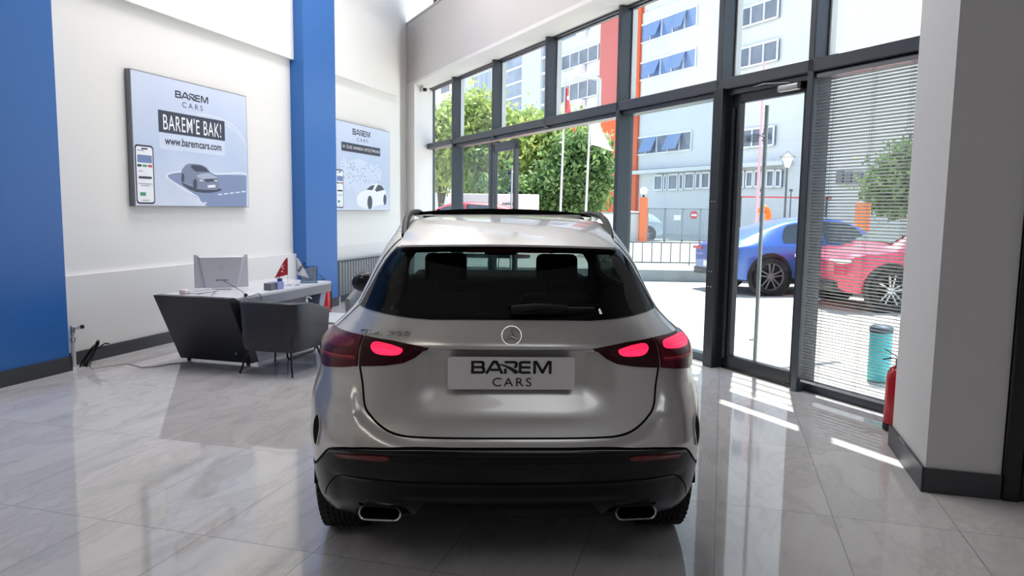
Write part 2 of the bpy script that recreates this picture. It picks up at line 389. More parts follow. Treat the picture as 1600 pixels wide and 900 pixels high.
# ------------------------------------------------------------------ facade
GN = 5.45; IN = 5.27
MUL = [13.68, 11.77, 9.84, 7.92, 6.06, 4.87]
LOWER = {0: True, 3: True, 4: True, 5: True}
k = 1
for i, s_ in enumerate(MUL):
    mb = MB(); z0 = 0. if LOWER.get(i) else 2.86
    w = .07 if i not in (4,) else .08
    mb.rbox(IN, GN + .05, s_, s_ + w, z0, 4.18, .006, 1, QF)
    struct(mb.build('window_post' if k == 1 else 'window_post', FRAME)); k += 1
mb = MB()
mb.rbox(IN - .0, GN + .06, 3.85, 15.5, 2.885, 3.0, .008, 1, QF)
mb.rbox(IN + .05, GN + .05, 3.85, 13.7, 2.83, 2.885, .006, 1, QF)
struct(mb.build('window_transom', FRAME))
mb = MB(); mb.rbox(GN - .05, GN + .015, 3.85, 15.4, 4.125, 4.172, .006, 1, QF); mb.box(GN - .09, GN - .05, 3.85, 15.4, 4.14, 4.172, QF)
struct(mb.build('window_head', FRAME))
mb = MB(); mb.rbox(GN - .05, GN + .05, 15.32, 15.38, 0, 4.17, .006, 1, QF)
for a, b in ((13.74, 15.35), (6.13, 7.93), (3.85, 4.9)): mb.rbox(GN - .06, GN + .05, a, b, 0., .085, .006, 1, QF)
mb.rbox(GN - .06, GN + .05, 11.9, 13.7, 0., .06, .006, 1, QF)
struct(mb.build('window_sill', FRAME))
# bright drip edges of the mullions seen against the sky
ED = mat('bright_gasket', (222, 228, 232), .4)
edges = MUL + [15.3]
for i in range(len(edges)):
    s0 = edges[i]; s1 = 15.32 if i == 0 else edges[i - 1]
    if s0 == 15.3: continue
    g = MB(); g.box(GN - .008, GN + .008, s0 + .07, s1, 3.0, 4.135, QF); struct(g.build('window_%d' % (i + 1), GLASS))
    e = MB(); e.box(GN - .02, GN + .05, s0 - .022, s0 - .004, 3.0, 4.135, QF); struct(e.build('trim_%d' % (i + 3), ED))
g = MB(); g.box(GN - .008, GN + .008, 4.0, 4.86, 3.0, 4.135, QF); struct(g.build('window_7', GLASS))
g = MB(); g.box(GN - .008, GN + .008, 13.75, 15.32, .08, 2.86, QF); struct(g.build('window_8', GLASS))
g = MB(); g.box(GN - .008, GN + .008, 12.0, 13.68, .05, 2.8, QF); struct(g.build('window_9', GLASSB))
g = MB(); g.box(GN - .008, GN + .008, 6.14, 7.92, .06, 2.86, QF); struct(g.build('window_10', GLASSB))
g = MB(); g.box(GN - .008, GN + .008, 3.9, 4.86, .09, 2.86, QF); struct(g.build('window_11', GLASS))
# clerestory above the bulkhead
g = MB(); g.box(5.03, 5.04, 3.2, 16.4, 5.5, 6.75, QF); struct(g.build('window_12', GLASS))
g = MB()
for s_ in (15.9, 14.0, 12.1, 10.2, 8.3, 6.4, 4.5): g.box(5.0, 5.12, s_, s_ + .06, 5.5, 6.75, QF)
struct(g.build('window_frame', FRAME))

# sliding door leaf, open
t = thing('sliding_door', 'open sliding glass door leaf left of the clear doorway', 'door', pF(11.0, GN - .08), RF)
def lf(mb): return mb
W_ = .95
mb = MB(); mb.rbox(-.03, .03, 0, .10, 0, 2.76, .006, 1); mb.rbox(-.03, .03, W_ - .12, W_, 0, 2.76, .006, 1); mb.rbox(-.03, .03, 0, W_, 2.62, 2.78, .006, 1); mb.rbox(-.03, .03, 0, W_, 0.0, .12, .006, 1)
mb.build('frame', FRAME, t)
MB().box(-.006, .006, .1, W_ - .12, .12, 2.62).build('pane', GLASS, t)
mb = MB(); mb.tube([(-.075, .05, .45), (-.075, .05, 2.3)], .016); mb.tube([(-.03, .05, .5), (-.075, .05, .5)], .01); mb.tube([(-.03, .05, 2.25), (-.075, .05, 2.25)], .01); mb.build('handle', CHROME, t)
mb = MB(); mb.rbox(-.03, .03, 1.0, 1.1, 0, 2.8, .006, 1); mb.build('fixed_stile', FRAME, t)
mb = MB()
tv = text_verts('BAREM', .02)
flat_add(mb, tv, 0, 1, 0, 1, 0, lambda a, b, o: (-.008, .72 - a * .5, 2.18 + b * .12)); tv2 = text_verts('CARS', .02)
flat_add(mb, tv2, 0, 1, 0, 1, 0, lambda a, b, o: (-.008, .62 - a * .3, 2.04 + b * .09)); mb.build('lettering', mat('dark_film', (60, 68, 74), .6), t, clean=False)

# glazed door with closer
t = thing('glass_door', 'dark framed glass door with silver closer beside the window blind', 'door', pF(4.96, GN - .06), RF)
mb = MB(); Wd = 1.02
mb.rbox(-.035, .035, 0, .085, .03, 2.86, .006, 1); mb.rbox(-.035, .035, Wd - .12, Wd, .03, 2.86, .006, 1); mb.rbox(-.035, .035, 0, Wd, 2.74, 2.87, .006, 1); mb.rbox(-.035, .035, 0, Wd, .03, .15, .006, 1)
mb.build('frame', FRAMED, t)
MB().box(-.006, .006, .085, Wd - .12, .15, 2.74).build('pane', GLASS, t)
mb = MB(); mb.tube([(.11, Wd - .34, .1), (.11, Wd - .34, 2.7)], .02, 12)
for z in (.35, 2.4): mb.tube([(.03, Wd - .34, z), (.11, Wd - .34, z)], .011)
mb.build('pull_handle', mat('grey_tube', (150, 156, 160), .4, metal=.2), t)
mb = MB(); mb.tube([(-.05, Wd - .05, .12), (-.05, Wd - .05, 2.7)], .018, 10); mb.build('hinge_rod', FRAMED, t)
mb = MB(); mb.rbox(-.10, -.04, .10, .36, 2.765, 2.83, .02, 3); cl = mb.build('door_closer', mat('silver_closer', (170, 172, 172), .35, metal=.6), t)
MB().rbox(-.102, -.04, .065, .11, 2.768, 2.828, .006, 1).build('end_cap', BLACK, cl)
mb = MB(); mb.tube([(-.07, .22, 2.84), (-.11, .5, 2.865), (-.05, .72, 2.87)], .012, 4, sq=(.014, .004)); mb.build('arm', mat('silver_arm', (190, 192, 192), .3, metal=.7), cl)
mb = MB(); mb.box(-.03, .03, 0, Wd, 0.0, .028); mb.build('brush_strip', BLACK, t)
# heavy post pair either side of the door
mb = MB(); mb.rbox(IN - .03, GN + .06, 6.0, 6.14, 0, 2.90, .006, 1, QF); struct(mb.build('door_1', FRAMED))
mb = MB()
for z in (1.75, 1.02, .86):
    for dn in (0, .07): mb.sphere(tuple(QF @ Vector((IN - .032 + .0, 6.05 + dn * .6, z))), .006, 6, 4)
struct(mb.build('trim_screws', CHROME)); 

# venetian blind in front of the last window
t = thing('venetian_blind', 'light grey aluminium venetian blind lowered between the glass door and the pillar', 'blind', pF(3.86, IN + .04), RF)
BL = .995
mb = MB(); n_sl = 96
for i in range(n_sl):
    z = .13 + i * (2.70 / n_sl); dz = .0060; w = .0125
    vs = []
    for q in (-1, -.33, .33, 1): 
        for yy in (0, BL): vs.append((q * w, yy, z - q * dz + .0012 * (1 - q * q)))
    b0 = [(0, 1, 3, 2), (2, 3, 5, 4), (4, 5, 7, 6)]
    vs2 = [(x, y, zz - .0012) for x, y, zz in vs]
    mb.add(vs, b0, None, True); mb.add(vs2, [f[::-1] for f in b0], None, True)
mb.build('slats', mat('blind_slat', (150, 152, 156), .45, metal=.3), t, clean=False)
mb = MB()
for yy in (.06, .08, .40, .42, .80, .82, .965): 
    for xx in (-.013, .013): mb.tube([(xx, yy, .1), (xx, yy, 2.84)], .0011, 4)
mb.build('cords', mat('blind_cord', (120, 122, 126), .7), t)
MB().rbox(-.02, .02, 0, BL, 2.83, 2.865, .004, 1).build('head_rail', mat('rail_grey', (120, 124, 130), .4), t)
MB().rbox(-.014, .014, 0, BL, .10, .122, .004, 1).build('bottom_rail', mat('rail_light', (190, 192, 195), .4), t)
# window mullion strip behind blind's left part
# pergola over the pavement outside
mb = MB(); bF(mb, 3.2, 16, 6.13, 6.34, 6.0, 6.08)
for i in range(11): bF(mb, 3.2, 16, 6.49 + .17 * i, 6.52 + .17 * i, 6.0, 6.03)
for s_ in (3.4, 7.5, 11.5, 15.5): bF(mb, s_, s_ + .08, 5.6, 8.6, 6.08, 6.2)
o = mb.build('pergola', FRAME); tag(recenter(o), 'slatted dark metal pergola fixed above the windows outside', 'pergola')

# black folding door at the right edge
t = thing('folding_door', 'black folding door with hinges right of the grey pillar', 'door', pA(4.80, 1.66), RA)
mb = MB(); mb.rbox(-.035, .055, -.05, .05, 0, 3.4, .006, 1); mb.rbox(.06, .085, -.03, .05, 0, 3.4, .004, 1); mb.build('door_post', BLACK, t)
mb = MB(); mb.rbox(.16, .62, -.09, .0, .02, 3.4, .02, 2); mb.rbox(.66, 1.08, -.05, .02, .02, 3.4, .02, 2); mb.build('leaf', BLACK, t)
mb = MB(); mb.box(.085, .16, .02, .04, 0, 3.4); mb.build('inner_panel', mat('grey_panel', (140, 143, 148), .5), t)
for z in (.16, .42, .95, 1.5):
    h = MB().rbox(.07, .17, -.075, -.03, z, z + .10, .006, 1).build('hinge', BLACK, t)
    mb = MB()
    for q in (.02, .05, .08): mb.sphere((.085, -.076, z + q), .005, 6, 4)
    mb.build('screw', CHROME, h)

# ------------------------------------------------------------------ posters
def poster(off, x0px, s0, s1, z0, z1, label):
    t = thing('wall_poster', label, 'poster', pA((s0 + s1) / 2, WN, z0), RA, None)
    L = s1 - s0
    def loc(s, z, o): return (off - WN + o, s - (s0 + s1) / 2, z - z0)
    mb = MB(); mb.box(0.002, off - WN - .002, -L / 2, L / 2, 0, z1 - z0); mb.build('frame', mat('poster_frame', (120, 122, 128), .4, metal=.4), t)
    return t, loc
def printmat(name, top, bot, z0, z1):
    m = bpy.data.materials.new(name); m.use_nodes = True; nt = m.node_tree; b = nt.nodes['Principled BSDF']; b.inputs['Roughness'].default_value = .35
    tc = nt.nodes.new('ShaderNodeTexCoord'); sp = nt.nodes.new('ShaderNodeSeparateXYZ'); r = nt.nodes.new('ShaderNodeValToRGB'); mr = nt.nodes.new('ShaderNodeMapRange')
    n = nt.nodes.new('ShaderNodeTexNoise'); n.inputs['Scale'].default_value = 1.3; ad = nt.nodes.new('ShaderNodeMath'); ad.operation = 'MULTIPLY_ADD'; ad.inputs[1].default_value = .9
    nt.links.new(tc.outputs['Object'], sp.inputs[0]); nt.links.new(tc.outputs['Object'], n.inputs['Vector']); nt.links.new(n.outputs[0], ad.inputs[0]); nt.links.new(sp.outputs[2], ad.inputs[2])
    nt.links.new(ad.outputs[0], mr.inputs[0]); mr.inputs[1].default_value = .3; mr.inputs[2].default_value = 2.1
    nt.links.new(mr.outputs[0], r.inputs[0]); nt.links.new(r.outputs[0], b.inputs['Base Color'])
    r.color_ramp.elements[0].color = lin(bot); r.color_ramp.elements[1].color = lin(top); e = r.color_ramp.elements.new(.45); e.color = lin((186, 202, 228))
    return m
PD = mat('print_dark_navy', (48, 52, 72), .45); PW = mat('print_white', (238, 240, 246), .45); PN = mat('print_ink', (38, 40, 58), .45)
PL = mat('print_pale_blue', (205, 217, 238), .45); PM = mat('print_mid_blue', (108, 132, 176), .45); PG = mat('print_grey_car', (120, 132, 158), .4); PGD = mat('print_dark_glass', (52, 60, 82), .4)
PR = mat('print_red', (200, 60, 66), .45); PE = mat('print_green', (60, 150, 110), .45)
def rr(x0, x1, y0, y1, r, n=4):
    P = []
    for cx, cy, a0 in ((x1 - r, y1 - r, 0), (x0 + r, y1 - r, 90), (x0 + r, y0 + r, 180), (x1 - r, y0 + r, 270)):
        for k in range(n + 1):
            a = math.radians(a0 + 90 * k / n); P.append((cx + r * math.cos(a), cy + r * math.sin(a)))
    return P
def pprint(t, loc, name, poly, m, o):
    mb = MB(); mb.add([loc(s, z, o) for s, z in poly], [tuple(range(len(poly)))]); return mb.build(name, m, t, clean=False)
def pword(t, loc, word, s0, s1, z0, z1, m, o, bold=.02, name='lettering', sp=1., slant=0.):
    mb = MB(); flat_add(mb, text_verts(word, bold, sp), 0, 1, 0, 1, o, lambda a, b, oo: loc(s0 + a * (s1 - s0), z0 + b * (z1 - z0) - slant * a, oo)); return mb.build(name, m, t, clean=False)
def plogo(t, loc, s0, s1, z0, z1, m, o):
    V1, F1, SV, SF = logo_verts(); mb = MB()
    flat_add(mb, (V1, F1), s0, s1, z0, z1, o, loc); flat_add(mb, (SV, SF), s0, s1, z0, z1, o + .001, loc); return mb.build('logo', m, t, clean=False)
def phone(t, loc, s0, s1, z0, z1, o):
    p = pprint(t, loc, 'phone_print', rr(s0, s1, z0, z1, .04), PN, o)
    w = s1 - s0; h = z1 - z0
    def sub(nm, a0, a1, b0, b1, m, oo, r=.006):
        mb = MB(); P = rr(s0 + a0 * w, s0 + a1 * w, z0 + b0 * h, z0 + b1 * h, r); mb.add([loc(a, b, oo) for a, b in P], [tuple(range(len(P)))]); mb.build(nm, m, p, clean=False)
    sub('screen', .06, .94, .03, .97, PW, o + .001, .03); sub('notch', .35, .68, .925, .95, PN, o + .002, .004)
    sub('picture', .12, .9, .70, .83, PM, o + .002); sub('button', .1, .33, .63, .67, PN, o + .002); sub('button', .38, .62, .63, .67, PE, o + .002); sub('button', .67, .9, .63, .67, PR, o + .002)
    sub('button', .15, .85, .43, .47, PN, o + .002); sub('button', .2, .5, .14, .20, PE, o + .002); sub('text_line', .12, .5, .9, .912, PM, o + .002)
    sub('text_line', .12, .9, .34, .35, PM, o + .002); sub('text_line', .25, .75, .31, .32, PM, o + .002); sub('text_line', .15, .4, .55, .56, PM, o + .002); sub('text_line', .3, .7, .06, .07, PM, o + .002)

def csm(P, k=5):
    n = len(P); out = []
    for i in range(n):
        p0, p1, p2, p3 = (np.array(P[(i + d) % n], float) for d in (-1, 0, 1, 2))
        for q in range(k):
            t = q / k; out.append(tuple(.5 * ((2*p1) + (-p0+p2)*t + (2*p0-5*p1+4*p2-p3)*t*t + (-p0+3*p1-3*p2+p3)*t**3)))
    return out
def band(P, w):
    out = []
    for sg in (1, -1):
        row = []
        for i, p in enumerate(P):
            a = np.array(P[max(i - 1, 0)]); b = np.array(P[min(i + 1, len(P) - 1)]); d = (b - a) / (np.linalg.norm(b - a) + 1e-9); row.append((p[0] - sg * d[1] * w / 2, p[1] + sg * d[0] * w / 2))
        out += row if sg > 0 else row[::-1]
    return out
OFF1 = WN + .075
t, loc = poster(OFF1, 0, 6.80, 8.86, 1.62, 3.12, 'framed poster with BAREM\'E BAK! banner on the left wall beside the near blue column')
mb = MB(); mb.add([loc(6.81, 1.63, 0), (loc(8.85, 1.63, 0)), loc(8.85, 3.11, 0), loc(6.81, 3.11, 0)], [(0, 1, 2, 3)]); mb.build('print', printmat('poster_print_sky', (208, 216, 238), (218, 224, 240), 0, 1), t, clean=False)
def P1(px, py): return onA(px, py, OFF1)
def Z7(x, y): return P1(180 + x / 3.75, 90 + y / 3.75)       # zoomed crop coordinates
s0, z1_ = Z7(350, 195); s1, z0_ = Z7(545, 268); zt = (Z7(350, 195)[1] + Z7(545, 230)[1]) / 2; zb = (Z7(350, 238)[1] + Z7(545, 268)[1]) / 2
plogo(t, loc, s0, s1, zb, zt, PN, .001)
pword(t, loc, 'C A R S', Z7(392, 255)[0], Z7(512, 275)[0], zb - .10, zb - .035, PN, .001, .0)
a = Z7(250, 305); b = Z7(640, 372); c = Z7(640, 490); d = Z7(250, 432)
pprint(t, loc, 'dark_banner', rr(a[0], b[0], (c[1] + d[1]) / 2, (a[1] + b[1]) / 2, .012), PD, .001)
zt = (a[1] + b[1]) / 2; zb = (c[1] + d[1]) / 2; hh = zt - zb
pword(t, loc, "BAREM'E BAK!", a[0] + .075, b[0] - .075, zb + .13 * hh, zt - .14 * hh, PW, .002, .003, sp=1.1)
e = Z7(255, 440); f = Z7(643, 580); ztt = zb - .004; zbb = (Z7(255, 530)[1] + f[1]) / 2
pprint(t, loc, 'pale_banner', rr(e[0], f[0], zbb, ztt, .03), PL, .001); hh = ztt - zbb
pword(t, loc, 'www.baremcars.com', e[0] + .09, f[0] - .07, zbb + .3 * hh, ztt - .2 * hh, PN, .002, .02)
phone(t, loc, Z7(115, 600)[0], Z7(225, 600)[0], Z7(170, 858)[1], Z7(170, 512)[1], .001)
PM2 = mat('print_road', (128, 144, 180), .45); PGL = mat('print_glow', (226, 234, 250), .45)
lane = [(768, 690), (600, 684), (450, 670), (350, 674), (300, 690), (320, 716), (400, 768), (500, 838), (540, 872), (770, 872)]
pprint(t, loc, 'road_print', [Z7(*p) for p in lane], PM2, .0008)
edge = csm([(768, 690), (600, 682), (450, 668), (350, 672), (300, 690), (330, 722), (410, 772), (480, 815), (535, 850)], 5)[:41]
pprint(t, loc, 'road_line', [Z7(*p) for p in band(edge, 9)], PGL, .0014)
pprint(t, loc, 'road_line', [Z7(*p) for p in band([(x - 2, y + 12) for x, y in edge[18:38]], 4)], PW, .0015)
for q in range(5): pprint(t, loc, 'road_dash', [Z7(x, y) for x, y in ((600 + q * 34, 800 - q * 4), (622 + q * 34, 797 - q * 4), (630 + q * 34, 803 - q * 4), (606 + q * 34, 806 - q * 4))], PGL, .0014)
carp = [Z7(x, y) for x, y in ((388, 668), (400, 645), (430, 622), (500, 628), (535, 645), (555, 670), (590, 690), (606, 715), (604, 760), (590, 775), (480, 770), (470, 745), (450, 742), (415, 735), (398, 735), (388, 700))]
pprint(t, loc, 'car_shadow_print', csm([Z7(x, y) for x, y in ((395, 735), (480, 765), (600, 765), (620, 778), (560, 792), (470, 786), (410, 756))]), PGD, .0016)
pprint(t, loc, 'car_print', csm(carp, 3), PG, .0018)
pprint(t, loc, 'car_hood_print', csm([Z7(x, y) for x, y in ((478, 690), (540, 676), (575, 690), (598, 708), (540, 716), (500, 710))], 3), mat('print_car_light', (170, 180, 202), .4), .0021)
for hx in (505, 590): pprint(t, loc, 'headlight_print', [Z7(hx + x, 722 + y) for x, y in ((-12, -8), (8, -2), (10, 4), (-10, 0))], PW, .0027)
pprint(t, loc, 'car_glass_print', [Z7(x, y) for x, y in ((440, 640), (450, 628), (500, 632), (530, 648), (552, 670), (470, 668))], PGD, .0024)
for wx, wy, r1, r2 in ((468, 740, 12, 30), (396, 705, 9, 28)):
    pprint(t, loc, 'wheel_print', [Z7(wx + r1 * math.cos(q * math.pi / 8), wy + r2 * math.sin(q * math.pi / 8)) for q in range(16)], PGD, .0026)
pprint(t, loc, 'grille_print', [Z7(x, y) for x, y in ((520, 712), (590, 708), (600, 722), (530, 730))], PGD, .0024)
pprint(t, loc, 'plate_print', [Z7(x, y) for x, y in ((540, 748), (585, 745), (587, 760), (542, 763))], PW, .0028)
for k_, y0 in enumerate((0, 10, 22)):
    arc = [(480 + 290 * math.sin(q / 10 * 1.5), 330 + y0 + 260 * (1 - math.cos(q / 10 * 1.35))) for q in range(11)]
    P = [Z7(min(x, 766), y) for x, y in arc] + [Z7(min(x, 766), y + 4) for x, y in arc[::-1]]
    pprint(t, loc, 'light_arc', P, PW if k_ != 1 else PL, .0006)

OFF2 = WN + .075
t, loc = poster(OFF2, 0, 11.02, 13.36, 1.575, 3.10, 'poster with dotted map and white car on the wall behind the far blue column')
mb = MB(); mb.add([loc(11.03, 1.585, 0), loc(13.35, 1.585, 0), loc(13.35, 3.09, 0), loc(11.03, 3.09, 0)], [(0, 1, 2, 3)]); mb.build('print', _mats.get('x') or bpy.data.materials['poster_print_sky'], t, clean=False)
def Z8(x, y): return onA(500 + x / 4.09, 120 + y / 4.09, OFF2)
zt = (Z8(208, 332)[1] + Z8(320, 352)[1]) / 2; zb = (Z8(208, 372)[1] + Z8(320, 388)[1]) / 2
plogo(t, loc, Z8(208, 350)[0], Z8(320, 350)[0], zb, zt, PN, .001); pword(t, loc, 'C A R S', Z8(235, 380)[0], Z8(305, 380)[0], zb - .10, zb - .04, PN, .001, 0)
a = Z8(136, 408); b = Z8(384, 462); zt = (a[1] + b[1]) / 2; zb = (Z8(136, 470)[1] + Z8(384, 510)[1]) / 2
pprint(t, loc, 'dark_banner', rr(a[0], b[0], zb, zt, .005), PD, .001)
pword(t, loc, '81 İLDE ANINDA SATIŞ İMKANI', a[0] + .05, b[0] - .03, zb + .04, zt - .03, PW, .002, .0, sp=1.08)
mp = [Z8(x, y) for x, y in ((130, 550), (150, 510), (175, 540), (215, 530), (245, 522), (280, 535), (320, 560), (370, 558), (395, 620), (385, 665), (330, 690), (270, 735), (235, 742), (205, 700), (185, 735), (160, 700), (135, 620))]
pprint(t, loc, 'map_print', mp, PL, .0008)
rnd = random.Random(3); mb = MB()
for q in range(81):
    x = 140 + 240 * rnd.random(); y = 545 + 150 * rnd.random() * (1 - .2 * rnd.random()); s_, z_ = Z8(x, y); b0 = len(mb.v)
    mb.add([loc(s_ + .014 * math.cos(j), z_ + .014 * math.sin(j), .0014) for j in (0, 1.25, 2.5, 3.77, 5.03)], [(0, 1, 2, 3, 4)])
mb.build('map_dots', PM, t, clean=False)['kind'] = 'stuff'
pprint(t, loc, 'car_print', [Z8(x, y) for x, y in ((236, 800), (234, 765), (262, 735), (290, 725), (320, 695), (360, 680), (395, 690), (418, 730), (426, 790), (410, 815), (330, 830), (290, 845), (245, 825))], PW, .0018)
pprint(t, loc, 'car_glass_print', [Z8(x, y) for x, y in ((295, 722), (322, 698), (350, 690), (335, 725))], PGD, .0024)
pprint(t, loc, 'car_glass_print', [Z8(x, y) for x, y in ((350, 722), (370, 688), (392, 694), (412, 722), (360, 735))], PGD, .0024)
for wx, wy, r1, r2 in ((318, 803, 16, 44), (414, 785, 10, 34)):
    pprint(t, loc, 'wheel_print', [Z8(min(wx + r1 * math.cos(q * math.pi / 8), 426), wy + r2 * math.sin(q * math.pi / 8)) for q in range(16)], PGD, .0026)
phone(t, loc, Z8(102, 700)[0], Z8(150, 700)[0], Z8(130, 838)[1], Z8(130, 592)[1], .001)
# ------------------------------------------------------------------ the silver car
ROWS = np.array([
# z, half width, rear y, side start, rear exponent, front y, front corner depth, front exponent
[.20, .916, -.50, .10, 3.4, 3.30, .7, 2.6],
[.27, .929, -.64, .10, 3.4, 3.45, .7, 2.6],
[.36, .935, -.76, .10, 3.4, 3.55, .7, 2.6],
[.48, .942, -.83, .10, 3.4, 3.60, .7, 2.6],
[.60, .950, -.86, .10, 3.4, 3.62, .7, 2.6],
[.68, .946, -.86, .10, 3.4, 3.62, .7, 2.6],
[.78, .947, -.82, .10, 3.3, 3.60, .7, 2.6],
[.90, .914, -.80, .10, 3.2, 3.52, .7, 2.6],
[1.00, .911, -.795, .10, 3.0, 3.20, .7, 2.6],
[1.06, .873, -.79, .10, 2.9, 2.65, .7, 2.6],
[1.12, .808, -.765, .10, 2.8, 2.18, .6, 2.6],
[1.19, .748, -.71, .10, 2.8, 1.98, .5, 2.8],
[1.28, .701, -.61, .10, 2.9, 1.82, .5, 3.0],
[1.38, .654, -.51, .10, 3.0, 1.62, .5, 3.2],
[1.46, .612, -.42, .15, 3.2, 1.46, .5, 3.2],
[1.52, .575, -.30, .20, 3.4, 1.32, .5, 3.2],
[1.565, .553, -.16, .30, 3.2, 1.16, .4, 3.2],
[1.595, .44, .05, .40, 3.0, .98, .3, 3.0],
[1.610, .27, .25, .45, 2.6, .85, .2, 2.6],
[1.615, .08, .42, .50, 2.2, .70, .08, 2.2]])
YC = 1.3
def hermite(xs, ys, x):
    d = np.diff(ys, axis=0) / np.diff(xs)[:, None]; m = np.zeros_like(ys); m[1:-1] = (d[:-1] + d[1:]) / 2; m[0] = d[0]; m[-1] = d[-1]
    i = np.clip(np.searchsorted(xs, x) - 1, 0, len(xs) - 2); h = xs[i + 1] - xs[i]; t = ((x - xs[i]) / h)[:, None]; h = h[:, None]
    return (2*t**3-3*t**2+1)*ys[i] + (t**3-2*t**2+t)*h*m[i] + (-2*t**3+3*t**2)*ys[i+1] + (t**3-t**2)*h*m[i+1]
def plan(r):
    z, w, y0, ys, n, yf, dF, nf = r; w = max(w, .01); ph = np.linspace(0, np.pi / 2, 500)
    x = w * np.sin(ph) ** (2 / n); y = ys - (ys - y0) * np.cos(ph) ** (2 / n); yb = yf - dF
    yy = np.linspace(ys, yb, 80)[1:-1]; x2 = w * np.cos(ph) ** (2 / nf); y2 = yb + dF * np.sin(ph) ** (2 / nf)
    return np.r_[x, np.full_like(yy, w), x2], np.r_[y, yy, y2]
_tt = np.linspace(0, len(ROWS) - 1, 700); _R = hermite(np.arange(len(ROWS), dtype=float), ROWS, _tt)
TH = np.linspace(0, np.pi, 1600); ZT = []; RT = []
for r in _R:
    if r[0] > 1.55: break
    x, y = plan(r); th = np.arctan2(x, YC - y); rad = np.hypot(x, YC - y); o = np.argsort(th, kind='stable'); RT.append(np.interp(TH, th[o], rad[o])); ZT.append(r[0])
ZT = np.array(ZT); RT = np.array(RT)
SHUT = np.array([(.66, 1.30), (.655, 1.09), (.642, .975), (.632, .90), (.620, .841), (.606, .804), (.574, .776), (.528, .749), (.465, .726), (.40, .716), (.31, .7132), (0, .7132)])
def crom(P, k=6):
    P = [np.array(p, float) for p in P]; out = []
    for i in range(len(P) - 1):
        p0, p1, p2, p3 = P[max(i - 1, 0)], P[i], P[i + 1], P[min(i + 2, len(P) - 1)]
        for q in range(k):
            t = q / k; out.append(tuple(.5 * ((2*p1) + (-p0+p2)*t + (2*p0-5*p1+4*p2-p3)*t*t + (-p0+3*p1-3*p2+p3)*t**3)))
    return out + [tuple(P[-1])]
SHUT = np.array(crom(SHUT, 5)); SHUT[:, 1] = np.maximum(SHUT[:, 1], .7132)
def sstep(a, b, x):
    t = np.clip((x - a) / (b - a), 0, 1); return t * t * (3 - 2 * t)
def _sd_shut(x, z):
    P = np.r_[SHUT[::-1] * [-1, 1], SHUT[:]][::-1]; P = np.r_[SHUT, (SHUT[::-1] * [-1, 1])[1:]]
    best = np.full(x.shape, 9.)
    for a, b in zip(P[:-1], P[1:]):
        dx, dz = b - a; t = np.clip(((x - a[0]) * dx + (z - a[1]) * dz) / (dx * dx + dz * dz), 0, 1)
        best = np.minimum(best, np.hypot(x - a[0] - t * dx, z - a[1] - t * dz))
    ax = np.abs(x); xi = np.interp(z, SHUT[::-1, 1][1:], SHUT[::-1, 0][1:]); inside = (z > .7132) & (ax < xi)
    return np.where(inside, -best, best)
def surf0(th, z):
    """car surface in cylinder coordinates about the cabin"""
    th = np.atleast_1d(np.asarray(th, float)); z = np.atleast_1d(np.asarray(z, float)); a = np.abs(th)
    fi = np.interp(a, TH, np.arange(len(TH))); zi = np.interp(z, ZT, np.arange(len(ZT)))
    i = np.clip(fi.astype(int), 0, len(TH) - 2); j = np.clip(zi.astype(int), 0, len(ZT) - 2); f = fi - i; g = zi - j
    r = (RT[j, i] * (1 - f) + RT[j, i + 1] * f) * (1 - g) + (RT[j + 1, i] * (1 - f) + RT[j + 1, i + 1] * f) * g
    x = r * np.sin(th); y = YC - r * np.cos(th); ax = np.abs(x)
    # pressed shapes of the tail
    rear = (y < -.2)
    rec = .036 * sstep(1.0725, 1.060, z) * sstep(.78, .93, z) * (1 - sstep(.30, .46, ax))
    rec += .004 * sstep(1.0745, 1.060, z) * sstep(.70, .95, z) * (1 - sstep(.40, .62, ax)) 
    rec += -.012 * np.exp(-((z - 1.085) / .030) ** 2) * (1 - sstep(.22, .52, ax))
    rec += -.004 * np.exp(-((z - .79) / .06) ** 2) * (1 - sstep(.35, .6, ax))
    sd = _sd_shut(x, z)
    led = -.028 * sstep(.004, .060, sd) * sstep(.93, .84, z) * sstep(.60, .66, z) * (1 - sstep(.74, .84, ax))
    flank = -.008 * sstep(.795, .775, z) * sstep(.60, .64, z) * sstep(.60, .66, ax) * (1 - sstep(.80, .86, ax))
    low = .016 * sstep(.518, .500, z) * (1 - sstep(.72, .80, ax)) + .014 * sstep(.44, .42, z) * (1 - sstep(.42, .52, ax))
    y = y + np.where(rear, rec + led + flank + low, 0)
    # shoulder line on the sides
    sh = .012 * np.exp(-((z - .86) / .05) ** 2) * sstep(-.3, .1, y) * (1 - sstep(3.0, 3.3, y)); x = x - np.sign(x) * sh
    # arches swell a little round the wheels
    return np.stack([x, y, z], -1)
def surf(th, z, off=0.):
    th = np.atleast_1d(np.asarray(th, float)); z = np.atleast_1d(np.asarray(z, float)); e = .004
    p = surf0(th, z); a = surf0(th + e, z) - surf0(th - e, z); b = surf0(th, z + e) - surf0(th, z - e)
    n = np.cross(a, b); n /= np.linalg.norm(n, axis=1)[:, None] + 1e-12
    s = np.sign(n[:, 0] * np.sin(th) + n[:, 1] * -np.cos(th)); s[s == 0] = 1; n *= s[:, None]
    return p + n * off, n
UR = 1.9
def inpoly(p, poly):
    return bool(inpolys(np.array([[p[0], p[1]]]), poly)[0])
